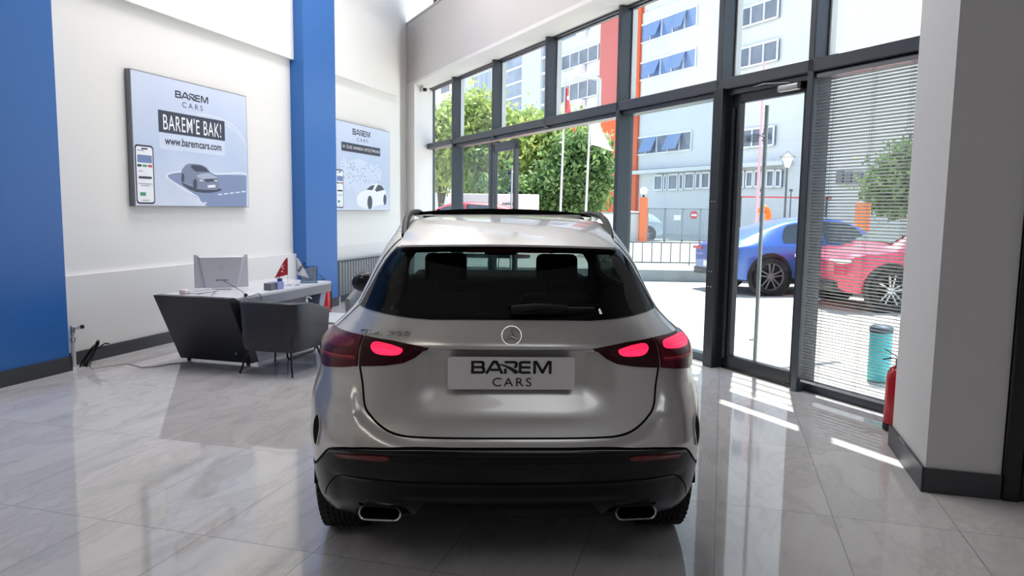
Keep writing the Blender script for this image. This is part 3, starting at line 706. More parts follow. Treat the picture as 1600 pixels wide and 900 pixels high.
def inpolys(P, poly):
    Q = np.asarray(poly, float); x = P[:, 0]; y = P[:, 1]; c = np.zeros(len(P), bool)
    x0, x1, y0, y1 = Q[:, 0].min(), Q[:, 0].max(), Q[:, 1].min(), Q[:, 1].max(); m = (x >= x0) & (x <= x1) & (y >= y0) & (y <= y1)
    if not m.any(): return c
    x = x[m]; y = y[m]; r = np.zeros(len(x), bool); j = len(Q) - 1
    for i in range(len(Q)):
        xi, yi = Q[i]; xj, yj = Q[j]; j = i
        if yi == yj: continue
        r ^= ((yi > y) != (yj > y)) & (x < (xj - xi) * (y - yi) / (yj - yi) + xi)
    c[m] = r; return c
def smooth_poly(P, k=4):
    """Catmull-Rom through closed outline"""
    n = len(P); out = []
    for i in range(n):
        p0, p1, p2, p3 = (np.array(P[(i + d) % n], float) for d in (-1, 0, 1, 2))
        for q in range(k):
            t = q / k; out.append(tuple(.5 * ((2 * p1) + (-p0 + p2) * t + (2*p0-5*p1+4*p2-p3) * t*t + (-p0+3*p1-3*p2+p3) * t**3)))
    return out
def dens(P, step):
    out = []
    for i in range(len(P)):
        a = np.array(P[i]); b = np.array(P[(i + 1) % len(P)]); L = math.hypot((b[0] - a[0]) * UR, b[1] - a[1]); n = max(1, int(math.ceil(L / step)))
        for k in range(n): out.append(tuple(a + (b - a) * k / n))
    return out
def drape(name, outline, m, parent, step=.02, off=.0, holes=(), skirt=0., zdens=None, lip=0.):
    """panel whose outline lives in (theta, z) laid on the car surface"""
    outline = dens(outline, step); hs = [dens(h, step) for h in holes]
    V = []; Ed = []
    for loop in [outline] + hs:
        b = len(V); V += [Vector((t * UR, z)) for t, z in loop]; Ed += [(b + i, b + (i + 1) % len(loop)) for i in range(len(loop))]
    xs = [v.x for v in V]; ys = [v.y for v in V]; nx = int((max(xs) - min(xs)) / step) + 2; ny = int((max(ys) - min(ys)) / step) + 2
    poly = [(t * UR, z) for t, z in outline]; hp = [[(t * UR, z) for t, z in h] for h in hs]
    I, J = np.meshgrid(np.arange(nx), np.arange(ny)); GP = np.stack([min(xs) + (I + .5 * (J % 2)) * step, min(ys) + J * step], -1).reshape(-1, 2)
    ok = inpolys(GP, poly)
    for h in hp: ok &= ~inpolys(GP, h)
    V += [Vector(p) for p in GP[ok]]
    vo, eo, fo, *_ = delaunay_2d_cdt(V, Ed, [], 0, 1e-5)
    va = np.array([(v.x, v.y) for v in vo]); fa = np.array([tuple(f)[:3] for f in fo]); C3 = va[fa].mean(axis=1)
    ok = inpolys(C3, poly)
    for h in hp: ok &= ~inpolys(C3, h)
    keep = [tuple(fo[i]) for i in np.nonzero(ok)[0]]
    th = np.array([v.x / UR for v in vo]); z = np.array([v.y for v in vo]); p, n = surf(th, z, off)
    if lip:
        pass
    vs = [tuple(q) for q in p]; fs = [f if True else f for f in keep]; nn = [tuple(q) for q in n]
    # orient outward
    me_f = []
    for f in fs:
        a, b, c = (np.array(vs[i]) for i in f[:3]); k = np.cross(b - a, c - a)
        me_f.append(f if np.dot(k, n[f[0]]) > 0 else f[::-1])
    nsm = len(me_f)
    if skirt:
        cnt = {}
        for f in me_f:
            for i in range(len(f)):
                a, b = f[i], f[(i + 1) % len(f)]; cnt[(a, b)] = cnt.get((a, b), 0) + 1
        bd = [(a, b) for (a, b) in cnt if (b, a) not in cnt]; mp = {}
        for a, b in bd:
            for q in (a, b):
                if (q, 0) not in mp:
                    mp[(q, 0)] = len(vs); vs.append(vs[q]); nn.append(nn[q]); mp[(q, 1)] = len(vs); vs.append(tuple(np.array(vs[q]) - np.array(nn[q]) * skirt)); nn.append(nn[q])
            me_f.append((mp[(b, 0)], mp[(a, 0)], mp[(a, 1)], mp[(b, 1)]))
    me = bpy.data.meshes.new(name); me.from_pydata(vs, [], me_f); me.polygons.foreach_set('use_smooth', [i < nsm for i in range(len(me_f))]); me.materials.append(m); me.update()
    if nsm == len(me_f) or True:
        ln = np.empty(len(me.loops), dtype=np.int32); me.loops.foreach_get('vertex_index', ln); N = [nn[i] for i in ln]
        # only the smooth faces take the surface's own normal
        k = 0
        for f in me.polygons:
            if f.index >= nsm:
                for li in f.loop_indices: N[li] = (0, 0, 0)
        me.normals_split_custom_set(N)
    o = bpy.data.objects.new(name, me); COL.objects.link(o); o.parent = parent; return o
def ribbon(pts, w, name, m, parent, off=.003, closed=False):
    """narrow strip along a (theta,z) line"""
    P = []; pts = [np.array(p, float) for p in pts]
    for a, b in zip(pts[:-1], pts[1:]):
        n = max(1, int(math.hypot((b[0] - a[0]) * UR, b[1] - a[1]) / .012))
        for k in range(n): P.append(a + (b - a) * k / n)
    P.append(pts[-1]); vs = []; fs = []
    for i, p in enumerate(P):
        t = (P[min(i + 1, len(P) - 1)] - P[max(i - 1, 0)]) * [UR, 1]; t /= np.linalg.norm(t) + 1e-9; nrm = np.array([-t[1], t[0]]) * w / 2
        q = np.array([p + nrm / [UR, 1], p - nrm / [UR, 1]]); s, nn = surf(q[:, 0], q[:, 1], off); s2, _ = surf(q[:, 0], q[:, 1], off - .006); vs += [tuple(s[0]), tuple(s[1]), tuple(s2[1]), tuple(s2[0])]
    for i in range(len(P) - 1):
        a = 4 * i; b = a + 4
        for k in range(4): fs.append((a + k, a + (k + 1) % 4, b + (k + 1) % 4, b + k))
    mb = MB(); mb.add(vs, fs, None, False); return mb.build(name, m, parent)

def paint_mat(name, rgb, rough=.3):
    m = bpy.data.materials.new(name); m.use_nodes = True; nt = m.node_tree; b = nt.nodes['Principled BSDF']
    b.inputs['Base Color'].default_value = lin(rgb); b.inputs['Metallic'].default_value = .72; b.inputs['Roughness'].default_value = rough
    b.inputs['Coat Weight'].default_value = .7; b.inputs['Coat Roughness'].default_value = .02
    tc = nt.nodes.new('ShaderNodeTexCoord'); n = nt.nodes.new('ShaderNodeTexNoise'); n.inputs['Scale'].default_value = 900
    bp = nt.nodes.new('ShaderNodeBump'); bp.inputs['Strength'].default_value = .02; bp.inputs['Distance'].default_value = .001
    nt.links.new(tc.outputs['Object'], n.inputs['Vector']); nt.links.new(n.outputs[0], bp.inputs['Height']); nt.links.new(bp.outputs[0], b.inputs['Normal'])
    return m
PAINT = paint_mat('silver_paint', (204, 202, 199), .33)
GLOSSK = mat('gloss_black_plastic', (8, 8, 9), .22, spec=.28)
PLAST = mat('dark_plastic', (20, 20, 22), .32, spec=.4)
SEAM = mat('panel_gap', (6, 6, 7), .8, spec=.1)
RUBBER = mat('tyre_rubber', (22, 22, 23), .62, spec=.3)
TINT = glass_mat('privacy_glass', (112, 126, 126), 1.5)
WIND = glass_mat('windscreen_glass', (226, 238, 236), 1.4)
CABIN = mat('cabin_black', (14, 14, 15), .8, spec=.2)
LENS = mat('lamp_lens_dark_red', (84, 8, 24), .2, spec=.3)
LENSD = mat('lamp_lens_smoked', (50, 4, 14), .2, spec=.25)
LENSR = mat('lamp_reflector_red', (120, 14, 36), .2)
LIT = mat('lamp_lit_red', (200, 20, 50), .3, emit=(255, 26, 62), es=2.1)
LITD = mat('lamp_lit_line', (130, 10, 30), .3, emit=(255, 40, 70), es=.10)

YAWC = math.radians(2.3)
car = thing('silver_car', 'silver compact crossover car seen from behind in the middle of the showroom', 'car', (-0.0301, 3.7942, 0), YAWC)
CAR_ROOT = car

# body shell
def arch(y0, z0, r, sgn, n=22):
    P = []
    for k in range(n + 1):
        a = math.pi * (k / n); y = y0 - r * math.cos(a); z = z0 + r * 1.02 * math.sin(a)
        P.append((y, z))
    P = [(y0 - r, .1)] + P + [(y0 + r, .1)]
    out = []
    for y, z in P:
        w = np.interp(max(z, .2), ROWS[:, 0], ROWS[:, 1])
        x = w
        if y < .1:   # rear corner curves in
            row = hermite(np.arange(len(ROWS), dtype=float), ROWS, np.array([np.interp(max(z, .2), ROWS[:, 0], np.arange(len(ROWS)))]))[0]; px_, py_ = plan(row); m_ = py_ < .12; o_ = np.argsort(py_[m_]); x = np.interp(y, py_[m_][o_], px_[m_][o_])
        out.append((sgn * math.atan2(x, YC - y), z))
    return out
GL_HALF = [(0, 1.183), (.10, 1.182), (.17, 1.178), (.225, 1.180), (.30, 1.187), (.36, 1.190), (.400, 1.1915), (.398, 1.21), (.386, 1.27), (.370, 1.335), (.352, 1.40), (.325, 1.462), (.20, 1.470), (0, 1.472)]
def mirror_loop(h): return h + [(-a, z) for a, z in h[::-1] if abs(a) > 1e-6]
GLASS_R = mirror_loop(GL_HALF)
def inset(P, d):
    c = np.mean(P, axis=0); out = []
    n = len(P)
    for i in range(n):
        a = np.array(P[i - 1]) * [UR, 1]; b = np.array(P[(i + 1) % n]) * [UR, 1]; t = b - a; t /= np.linalg.norm(t) + 1e-9; nn = np.array([-t[1], t[0]])
        p = np.array(P[i]) * [UR, 1] + nn * d; out.append(tuple(p / [UR, 1]))
    return out
GI = inset(GLASS_R, .012)
# side windows: y range -> theta
def side_th(y, z):
    return math.atan2(np.interp(z, ROWS[:, 0], ROWS[:, 1]), YC - y)
SW = [(.48, 1.20), (.6, 1.20), (.9, 1.19), (1.6, 1.175), (1.45, 1.25), (1.22, 1.38), (1.05, 1.455), (.8, 1.475), (.62, 1.455), (.56, 1.40), (.50, 1.30)]
SWR = [(side_th(y, z), z) for y, z in SW]; SWL = [(-a, z) for a, z in SWR]
WS_H = [(math.pi - .02 - .0, 1.14), ]
def th_x(xx, z):   # front position by x
    row = hermite(np.arange(len(ROWS), dtype=float), ROWS, np.array([np.interp(z, ROWS[:, 0], np.arange(len(ROWS)))]))[0]; px_, py_ = plan(row); i = np.argmin(np.abs(px_[600:] - xx)) + 600; return math.atan2(px_[i], YC - py_[i])
WSR = [(math.pi - .003, 1.14), (th_x(.40, 1.14), 1.14), (th_x(.70, 1.135), 1.135), (th_x(.66, 1.28), 1.28), (th_x(.52, 1.42), 1.42), (th_x(.46, 1.50), 1.50), (th_x(.25, 1.505), 1.505), (math.pi - .003, 1.508)]
WSL = [(-a, z) for a, z in WSR]
UND = [(-.215, .1), (-.205, .30), (-.17, .40), (.17, .40), (.205, .30), (.215, .1)]
EXR = [(.215, .318), (.215, .365), (.315, .372), (.318, .325), (.31, .303), (.22, .300)]
ARCH = [arch(0., .36, .41, 1), arch(0., .36, .41, -1), arch(2.73, .36, .41, 1), arch(2.73, .36, .41, -1)]
PIO = math.pi - .0005
EXH = [EXR, [(-a, z) for a, z in EXR][::-1]]
TS = .60
shell = drape('rear_body', [(-TS, .20), (TS, .20), (TS, 1.53), (-TS, 1.53)], PAINT, car, .011, 0., [GI, [(-.478, .1), (-.478, .45), (.478, .45), (.478, .1)]])
for _n, sg_ in (('body_side', 1), ('body_side', -1)):
    P_ = [(sg_ * TS, .20), (sg_ * PIO, .20), (sg_ * PIO, 1.53), (sg_ * TS, 1.53)]
    drape(_n, P_, PAINT, car, .03, 0., [SWR, WSR, ARCH[0], ARCH[2]] if sg_ > 0 else [SWL, WSL, ARCH[1], ARCH[3]])
inner = drape('cabin_lining', [(-PIO, .3), (PIO, .3), (PIO, 1.53), (-PIO, 1.53)], CABIN, car, .05, -.022, [GLASS_R, SWR, SWL, WSR, WSL] + ARCH)
# roof skin from the upper rows, with the opening of the sliding roof
def roof(name, m, off, hole, parent, z0=1.53):
    t = np.interp(z0, ROWS[:, 0], np.arange(len(ROWS))); tt = np.linspace(t, len(ROWS) - 1, 40); Rr = hermite(np.arange(len(ROWS), dtype=float), ROWS, tt)
    vs = []; fs = []; n = 0
    for r in Rr:
        x, y = plan(r); s = np.r_[0, np.cumsum(np.hypot(np.diff(x), np.diff(y)))]; q = np.linspace(0, s[-1], 60); x = np.interp(q, s, x); y = np.interp(q, s, y)
        X = np.r_[x, -x[::-1][1:-1]]; Y = np.r_[y, y[::-1][1:-1]]; n = len(X); vs += [(a, b, r[0] + off) for a, b in zip(X, Y)]
    for i in range(len(Rr) - 1):
        for k in range(n):
            k2 = (k + 1) % n; f = (i * n + k, i * n + k2, (i + 1) * n + k2, (i + 1) * n + k); c = np.mean([vs[j] for j in f], axis=0)
            if hole and abs(c[0]) < hole[0] and hole[1] < c[1] < hole[2]: continue
            fs.append(f)
    fs.append(tuple(range((len(Rr) - 1) * n, len(Rr) * n)))
    if hole: fs.pop()
    mb = MB(); mb.add(vs, fs, None, True); return mb.build(name, m, parent)
roof('roof_panel', PAINT, 0, (.40, .52, 1.05), car)
roof('headliner', CABIN, -.02, (.40, .52, 1.05), car)
# opening frame and raised sliding roof
mb = MB(); mb.tube([(-.44, .44, 1.598), (-.44, 1.12, 1.59), (.44, 1.12, 1.59), (.44, .44, 1.598)], .02, 8, closed=True, sq=(.035, .012)); mb.build('roof_opening_frame', PLAST, car)
mb = MB()
N_ = 12
for i in range(N_ + 1):
    x = -.545 + 1.09 * i / N_; zc = 1.648 - .030 * (abs(x) / .545) ** 2.2
    mb.add([(x, .72 + .05 * (x / .55) ** 2, zc), (x, 1.35, zc - .035), (x, 1.35, zc - .051), (x, .72 + .05 * (x / .55) ** 2, zc - .018)], [])
for i in range(N_):
    a = 4 * i; b = a + 4
    for k in range(4): mb.f.append((a + k, a + (k + 1) % 4, b + (k + 1) % 4, b + k)); mb.sm.append(False)
mb.f.append((0, 1, 2, 3)); mb.sm.append(False); mb.f.append((4 * N_, 4 * N_ + 1, 4 * N_ + 2, 4 * N_ + 3)); mb.sm.append(False)
sr = mb.build('sliding_roof', GLOSSK, car)
for sg in (-1, 1):
    mb = MB(); mb.tube([(sg * .40, .85, 1.632), (sg * .41, .98, 1.60), (sg * .41, 1.1, 1.585)], .012, 6); mb.tube([(sg * .36, .78, 1.63), (sg * .40, .80, 1.60)], .010, 6); mb.build('lift_arm', PLAST, sr)
mb = MB(); mb.tube([(.40 * q, .565 + .03 * q * q, hull_z(.40 * abs(q), .56) + .006 - .004 * q * q) for q in [k / 6 - 1 for k in range(13)]], .01, 8, sq=(.012, .018)) if 0 else None
# roof rails
for sg in (-1, 1):
    P = [(.500, -.20, 1.512), (.506, -.13, 1.540), (.511, -.02, 1.578), (.515, .12, 1.604), (.520, .35, 1.619), (.525, .8, 1.624), (.52, 1.1, 1.606), (.515, 1.3, 1.575)]
    Q = []
    for i in range(len(P) - 1):
        p0, p1, p2, p3 = (np.array(P[min(max(i + d, 0), len(P) - 1)]) for d in (-1, 0, 1, 2))
        for q in range(5):
            t = q / 5; Q.append(tuple(.5 * ((2*p1) + (-p0+p2)*t + (2*p0-5*p1+4*p2-p3)*t*t + (-p0+3*p1-3*p2+p3)*t**3)))
    Q.append(P[-1]); mb = MB(); mb.tube([(sg * x, y, z) for x, y, z in Q], .02, 8, sq=(.016, .014)); mb.build('roof_rail', mat('rail_black', (14, 14, 15), .5, spec=.3), car)
# spoiler lip over the rear window
def hull_z(x, y):
    zz = _R[:, 0]; q = np.clip(1 - (abs(x) / np.maximum(_R[:, 1], .02)) ** _R[:, 4], 0, 1); ok = abs(x) < _R[:, 1]
    yr = _R[:, 3] - (_R[:, 3] - _R[:, 2]) * q ** (1 / _R[:, 4]); m = ok & (zz > 1.3); yy = yr[m]; z2 = zz[m]; o = np.argsort(yy); return float(np.interp(y, yy[o], z2[o]))
nu, nv = 48, 14; SPW = .500
def sp(u, v):
    x = SPW * u; yt = -.535 + .155 * abs(u) ** 2.6; zt = 1.4905 - .016 * abs(u) ** 2.2; yf_ = .16 + .06 * abs(u) ** 3
    zf = hull_z(x, yf_); m1 = (hull_z(x, yf_ + .03) - hull_z(x, yf_ - .03)) / .06 * (yf_ - yt); m0 = .34 * (yf_ - yt)
    t = v; z = (2*t**3-3*t**2+1) * zt + (t**3-2*t**2+t) * m0 + (-2*t**3+3*t**2) * zf + (t**3-t**2) * m1
    return (x, yt + (yf_ - yt) * v, z + .0012)
mb = MB(); vs = [sp(-1 + 2 * i / nu, j / nv) for j in range(nv + 1) for i in range(nu + 1)]
fs = [(j * (nu + 1) + i, j * (nu + 1) + i + 1, (j + 1) * (nu + 1) + i + 1, (j + 1) * (nu + 1) + i) for j in range(nv) for i in range(nu)]
mb.add(vs, fs, None, True)
rim = [sp(-1, j / nv) for j in range(nv, -1, -1)] + [sp(-1 + 2 * i / nu, 0) for i in range(1, nu + 1)] + [sp(1, j / nv) for j in range(1, nv + 1)]
low_ = []
for k_, p in enumerate(rim):
    dz = .009 if abs(p[0]) < SPW - 1e-4 else .009 + .05 * min(1, (p[1] + .38) / .2) if p[1] > -.38 else .009
    low_.append((p[0], p[1] + .003, p[2] - max(dz, .009)))
mb.add(list(rim) + low_, [(i, i + 1, len(rim) + i + 1, len(rim) + i) for i in range(len(rim) - 1)])
mb.build('roof_spoiler', PAINT, car)
mb = MB(); mb.tube([(.42 * q, .56 + .03 * q * q, hull_z(.42 * abs(q), .56) + .008) for q in [k / 6 - 1 for k in range(13)]], .01, 4, sq=(.012, .014)); mb.build('opening_shade_band', CABIN, car)  # dark band added to stand for the shade in the roof opening
mb = MB()
def s2(u, v):
    x = .50 * u; yt = -.528 + .155 * abs(u) ** 2.6; zt = 1.4825 - .018 * abs(u) ** 2.2
    return (x, yt + .10 * v, zt - .004 - .026 * v)
vs = [s2(-1 + 2 * i / nu, j / 4) for j in range(5) for i in range(nu + 1)]; fs = [(j * (nu + 1) + i, j * (nu + 1) + i + 1, (j + 1) * (nu + 1) + i + 1, (j + 1) * (nu + 1) + i) for j in range(4) for i in range(nu)]
mb.add(vs, fs, None, True); us = mb.build('spoiler_underside', PLAST, car)
mb = MB()
for k in range(13):
    u = -.38 + .76 * k / 12; p = Vector(s2(u, .15)); mb.add([p + Vector((0, -.006, -.001)), p + Vector((0, .006, -.020)), p + Vector((0, .02, -.020)), p + Vector((0, .02, 0))], [])
for k in range(12):
    a = 4 * k; b = a + 4
    for q in range(4): mb.f.append((a + q, a + (q + 1) % 4, b + (q + 1) % 4, b + q)); mb.sm.append(False)
mb.build('brake_light', mat('brake_light_lens', (44, 8, 12), .15), car)

# rear window, its black border, windscreen and side windows
drape('rear_window', inset(GLASS_R, .004), TINT, car, .03, .004)
drape('rear_window_border', GLASS_R, GLOSSK, car, .02, .003, [inset(GLASS_R, .020)], skirt=.004)
drape('windscreen', inset(WSR + WSL[::-1], -.008) if 0 else WSR, WIND, car, .05, .002); drape('windscreen', WSL[::-1], WIND, car, .05, .002)
for q in (SWR, SWL):
    drape('side_window', q, glass_mat('dark_privacy_glass', (72, 80, 80), 1.5), car, .05, .002)
    ribbon(q + [q[0]], .016, 'window_trim', mat('window_chrome', (200, 204, 208), .15, metal=1.), car, .006)
for sg in (-1, 1):
    ribbon([(sg * a, z) for a, z in ((.418, 1.195), (.406, 1.27), (.390, 1.34), (.371, 1.41), (.350, 1.462), (.33, 1.50))], .004, 'pillar_gap', SEAM, car, .002)

# tailgate skin, seams
HALF = [(0, .7155), (.12, .7155), (.168, .716), (.205, .719), (.231, .732), (.256, .757), (.273, .782), (.286, .808), (.293, .842), (.299, .90), (.3085, .973)]
HALF = crom(HALF, 4) + [(.316, 1.09), (.397, 1.10), (.397, 1.186), (.36, 1.185), (.30, 1.182), (.225, 1.175), (.17, 1.173), (.10, 1.177), (0, 1.178)]
drape('tailgate', mirror_loop(HALF), PAINT, car, .008, .0015, skirt=.004)
for sg in (-1, 1):
    ribbon([(sg * a, z) for a, z in crom(((.3125, .975), (.302, .90), (.296, .842), (.289, .806), (.276, .779), (.259, .753), (.234, .728), (.206, .715), (.168, .7125), (.12, .712), (0, .712)), 4)], .0085, 'tailgate_gap', SEAM, car, .001)
    ribbon([(sg * a, z) for a, z in ((.402, 1.195), (.43, 1.165), (.455, 1.12), (.470, 1.087))], .004, 'quarter_gap', SEAM, car, .0015)
# lower bumper
def both(h): return mirror_loop(h)
LB = crom([(0, .6685), (.10, .668), (.20, .6665), (.30, .650), (.345, .632), (.372, .605), (.398, .558), (.425, .515), (.450, .486), (.474, .479)], 4) + [ (.462, .40), (.458, .33), (.452, .27), (.43, .225), (.40, .215), (.35, .225), (.34, .262), (.318, .285), (.318, .372), (.215, .372), (.205, .31), (.17, .40), (0, .40)]
def arch_y(z, r=.415): return -math.sqrt(max(r * r - ((z - .36) / 1.02) ** 2, 0)) if z < .78 else 0
drape('lower_bumper', both([p for p in LB]), GLOSSK, car, .016, .0045, skirt=.006)
for sg in (-1, 1):
    ribbon([(sg * a, z) for a, z in crom(((0, .676), (.10, .6755), (.20, .674), (.30, .658), (.345, .640), (.374, .612), (.402, .562), (.427, .521), (.452, .490), (.476, .484)), 4)], .010, 'bumper_gap', SEAM, car, .002)
    ribbon([(sg * a, z) for a, z in crom(((.0, .520), (.2, .522), (.32, .515), (.350, .498), (.378, .458), (.405, .40), (.425, .35)), 4)], .006, 'bumper_crease', SEAM, car, .0052)
    drape('reflector', smooth_poly([(sg * a, z) for a, z in ((.232, .640), (.29, .632), (.345, .612), (.352, .600), (.340, .592), (.29, .606), (.236, .616))], 3), mat('reflector_red', (105, 8, 14), .2), car, .01, .008, skirt=.004)
    v = [(sg * a, z) for a, z in ((.419, .735), (.432, .722), (.441, .68), (.438, .63), (.430, .600), (.419, .605), (.408, .65), (.405, .70))]
    drape('side_vent', smooth_poly(v, 4), SEAM, car, .01, .004, skirt=.004)
    ribbon(smooth_poly(v, 4) + [smooth_poly(v, 4)[0]], .006, 'vent_rim', PAINT, car, .006)
    # exhaust trim
    cx = sg * .555; cz = .340; ti = sg * .04
    def rrp(a, b, r_, n=6):
        P = []
        for q in range(4):
            ccx = (a - r_) * (1 if q in (0, 3) else -1); ccz = (b - r_) * (1 if q in (0, 1) else -1)
            for k in range(n + 1):
                an = math.pi / 2 * (q + k / n); P.append((ccx + r_ * math.cos(an), ccz + r_ * math.sin(an)))
        return P
    def tip(a, b, r_, y):
        return [(cx + p * math.cos(ti) - q * math.sin(ti) * .9, y + sg * p * .55 * .35, cz - 0 + q * math.cos(ti) - sg * 0 + p * math.sin(ti) * -1) for p, q in rrp(a, b, r_)]
    rings = [tip(.083, .025, .0249, -.55), tip(.096, .034, .0339, -.72), tip(.093, .0315, .0314, -.727), tip(.087, .027, .0269, -.722), tip(.084, .025, .0249, -.62)]
    mb = MB(); n = len(rings[0])
    for R_ in rings: mb.add(R_, [])
    for i in range(len(rings) - 1):
        for k in range(n): mb.f.append((i * n + k, i * n + (k + 1) % n, (i + 1) * n + (k + 1) % n, (i + 1) * n + k)); mb.sm.append(True)
    ex = mb.build('exhaust_trim', mat('satin_chrome', (215, 215, 216), .22, metal=1.), car)
    MB().box(cx - .12, cx + .12, -.60, -.56, cz - .05, cz + .05).build('exhaust_cavity', SEAM, ex)
    # fins of the diffuser
    for q in (.09, .24):
        mb = MB(); mb.prism([(-.755, .405), (-.60, .40), (-.60, .37), (-.735, .368)], sg * q - .007, sg * q + .007, 'x'); mb.build('diffuser_fin', GLOSSK, car)
    # tail lamp: outer piece on the body, inner piece on the tailgate
    lampo = [(.319, .9735), (.36, .957), (.427, .936), (.458, .938), (.468, .960), (.492, .990), (.508, 1.022), (.510, 1.05), (.490, 1.075), (.470, 1.0855), (.43, 1.088), (.388, 1.090), (.3215, 1.093)]
    lampi = [(.3115, .975), (.25, .9895), (.214, 1.004), (.191, 1.027), (.175, 1.054), (.164, 1.0735), (.193, 1.0785), (.24, 1.0875), (.29, 1.0905), (.3145, 1.0925)]
    lo = drape('tail_lamp', [(sg * a, z) for a, z in lampo], LENS, car, .012, .009, skirt=.012)
    li = drape('tail_lamp', [(sg * a, z) for a, z in lampi], LENSD, car, .012, .009, skirt=.012)
    e1 = smooth_poly([(sg * a, z) for a, z in ((.218, 1.060), (.231, 1.069), (.262, 1.0755), (.283, 1.0745), (.289, 1.058), (.279, 1.038), (.262, 1.031), (.231, 1.034), (.219, 1.045))], 4)
    le = drape('lit_element', e1, LIT, li, .008, .0105, skirt=.002)
    for q_ in (0, 1, 2): ribbon([(sg * .232, 1.054 + q_ * .007), (sg * .262, 1.058 + q_ * .007), (sg * .284, 1.058 + q_ * .006)], .0015, 'light_line', mat('lamp_line_dark', (150, 8, 34), .3), le, .0112)
    ring = smooth_poly([(sg * a, z) for a, z in ((.200, 1.050), (.212, 1.064), (.228, 1.072), (.216, 1.050), (.222, 1.036), (.208, 1.038))], 4)
    ribbon([(sg * .20, 1.052), (sg * .207, 1.062), (sg * .222, 1.070)], .002, 'light_line', LENSR, li, .011); ribbon([(sg * .20, 1.052), (sg * .206, 1.042), (sg * .216, 1.036)], .002, 'light_line', LENSR, li, .011)
    e2 = smooth_poly([(sg * a, z) for a, z in ((.336, 1.066), (.347, 1.076), (.39, 1.078), (.43, 1.076), (.470, 1.066), (.476, 1.045), (.450, 1.032), (.40, 1.032), (.35, 1.042), (.336, 1.052))], 4)
    lit2 = drape('lit_element', e2, LIT if sg > 0 else LENSR, lo, .008, .0105, skirt=.002)
    for q_ in (0, 1): ribbon([(sg * .345, 1.056 + q_ * .007), (sg * .39, 1.056 + q_ * .009), (sg * .46, 1.054 + q_ * .008)], .0015, 'light_line', mat('lamp_line_dark', (150, 8, 34), .3), lit2, .0112)
    ribbon([(sg * .325, 1.010), (sg * .39, 1.000), (sg * .45, .995)], .004, 'light_line', LITD, lo, .0105)
    ribbon([(sg * .325, 1.004), (sg * .39, .994), (sg * .45, .989)], .010, 'light_band', LENSR, lo, .010)
    ribbon([(sg * .32, 1.079), (sg * .36, 1.082), (sg * .40, 1.084)], .002, 'light_line', LENSR, lo, .0105)

# number plate with the dealer's name
pl = empty('licence_plate', (0, -.802, .974)); pl.parent = car; pl.rotation_euler = (math.radians(-3), 0, 0)
mb = MB(); P = rr(-.262, .262, -.067, .067, .010); mb.prism(P, -.004, .008, 'y'); mb.build('plate_panel', mat('plate_white', (212, 210, 212), .35), pl)
V1, F1, SV, SF = logo_verts()
fn = lambda a, b, o: (a, -.0062 - o, b)
mb = MB(); flat_add(mb, (V1, F1), -.166, .166, -.001, .052, 0, fn); mb.build('plate_logo', mat('plate_black', (10, 10, 12), .5), pl, clean=False)
mb = MB(); flat_add(mb, (SV, SF), -.166, .166, -.001, .052, .0012, fn); mb.build('plate_logo_swoosh', mat('plate_navy', (16, 18, 48), .5), pl, clean=False)
mb = MB(); flat_add(mb, text_verts('CARS', 0.0, 1.25), -.078, .083, -.054, -.018, 0, fn); mb.build('plate_lettering', mat('plate_black', (10, 10, 12), .5), pl, clean=False)
# model lettering, draped
def drape_text(word, a0, a1, z0, z1, zs, h, name, m, bold=.02, shear=.25):
    v, f = text_verts(word, bold, 1.05, shear); th = np.array([a0 + a * (a1 - a0) for a, b in v]); z = np.array([z0 + b * (z1 - z0) + a * zs for a, b in v])
    p1, n1 = surf(th, z, .0085); p0, _ = surf(th, z, .001); n = len(v); vs = [tuple(q) for q in p1] + [tuple(q) for q in p0]; cnt = set(); fs = list(f)
    for g in f:
        for i in range(len(g)): cnt.add((g[i], g[(i + 1) % len(g)]))
    for a, b in cnt:
        if (b, a) not in cnt: fs.append((b, a, n + a, n + b))
    mb = MB(); mb.add(vs, fs); return mb.build(name, m, car)
CHR = mat('badge_chrome', (216, 214, 212), .2, metal=1.)
drape_text('GLA 200', -.335, -.207, 1.099, 1.116, .012, 0, 'model_lettering', CHR, .016, .18)
# round star badge
bd = empty('badge', (0, -.7755, 1.127)); bd.parent = car; bd.rotation_euler = (math.radians(-24), 0, 0)
mb = MB(); mb.tube([(.0405 * math.cos(a), 0, .0405 * math.sin(a)) for a in [2 * math.pi * k / 40 for k in range(40)]], .0034, 8, closed=True); mb.build('badge_ring', CHR, bd)
mb = MB()
for k in range(3):
    a = math.pi / 2 + k * 2 * math.pi / 3; d = Vector((math.cos(a), 0, math.sin(a))); n_ = Vector((-math.sin(a), 0, math.cos(a)))
    b0 = len(mb.v); mb.add([d * .039, n_ * .006 + d * .004, -n_ * .006 + d * .004, Vector((0, -.007, 0)), Vector((0, .004, 0))], [(0, 1, 3), (0, 3, 2), (0, 4, 1), (0, 2, 4)])
mb.build('badge_star', CHR, bd)
# wiper
w_p = lambda th, z, o: Vector(surf([th], [z], o)[0][0])
mb = MB(); mb.tube([w_p(.0, 1.205, .03), w_p(.05, 1.212, .034), w_p(.12, 1.211, .032)], [.017, .015, .011], 8); mb.tube([w_p(.10, 1.209, .03), w_p(.18, 1.212, .024)], [.008, .005], 6)
wp = mb.build('wiper', PLAST, car)
mb = MB(); mb.tube([w_p(-.005, 1.228, .012), w_p(.10, 1.232, .012), w_p(.198, 1.225, .012)], .006, 6); mb.build('wiper_blade', SEAM, wp)
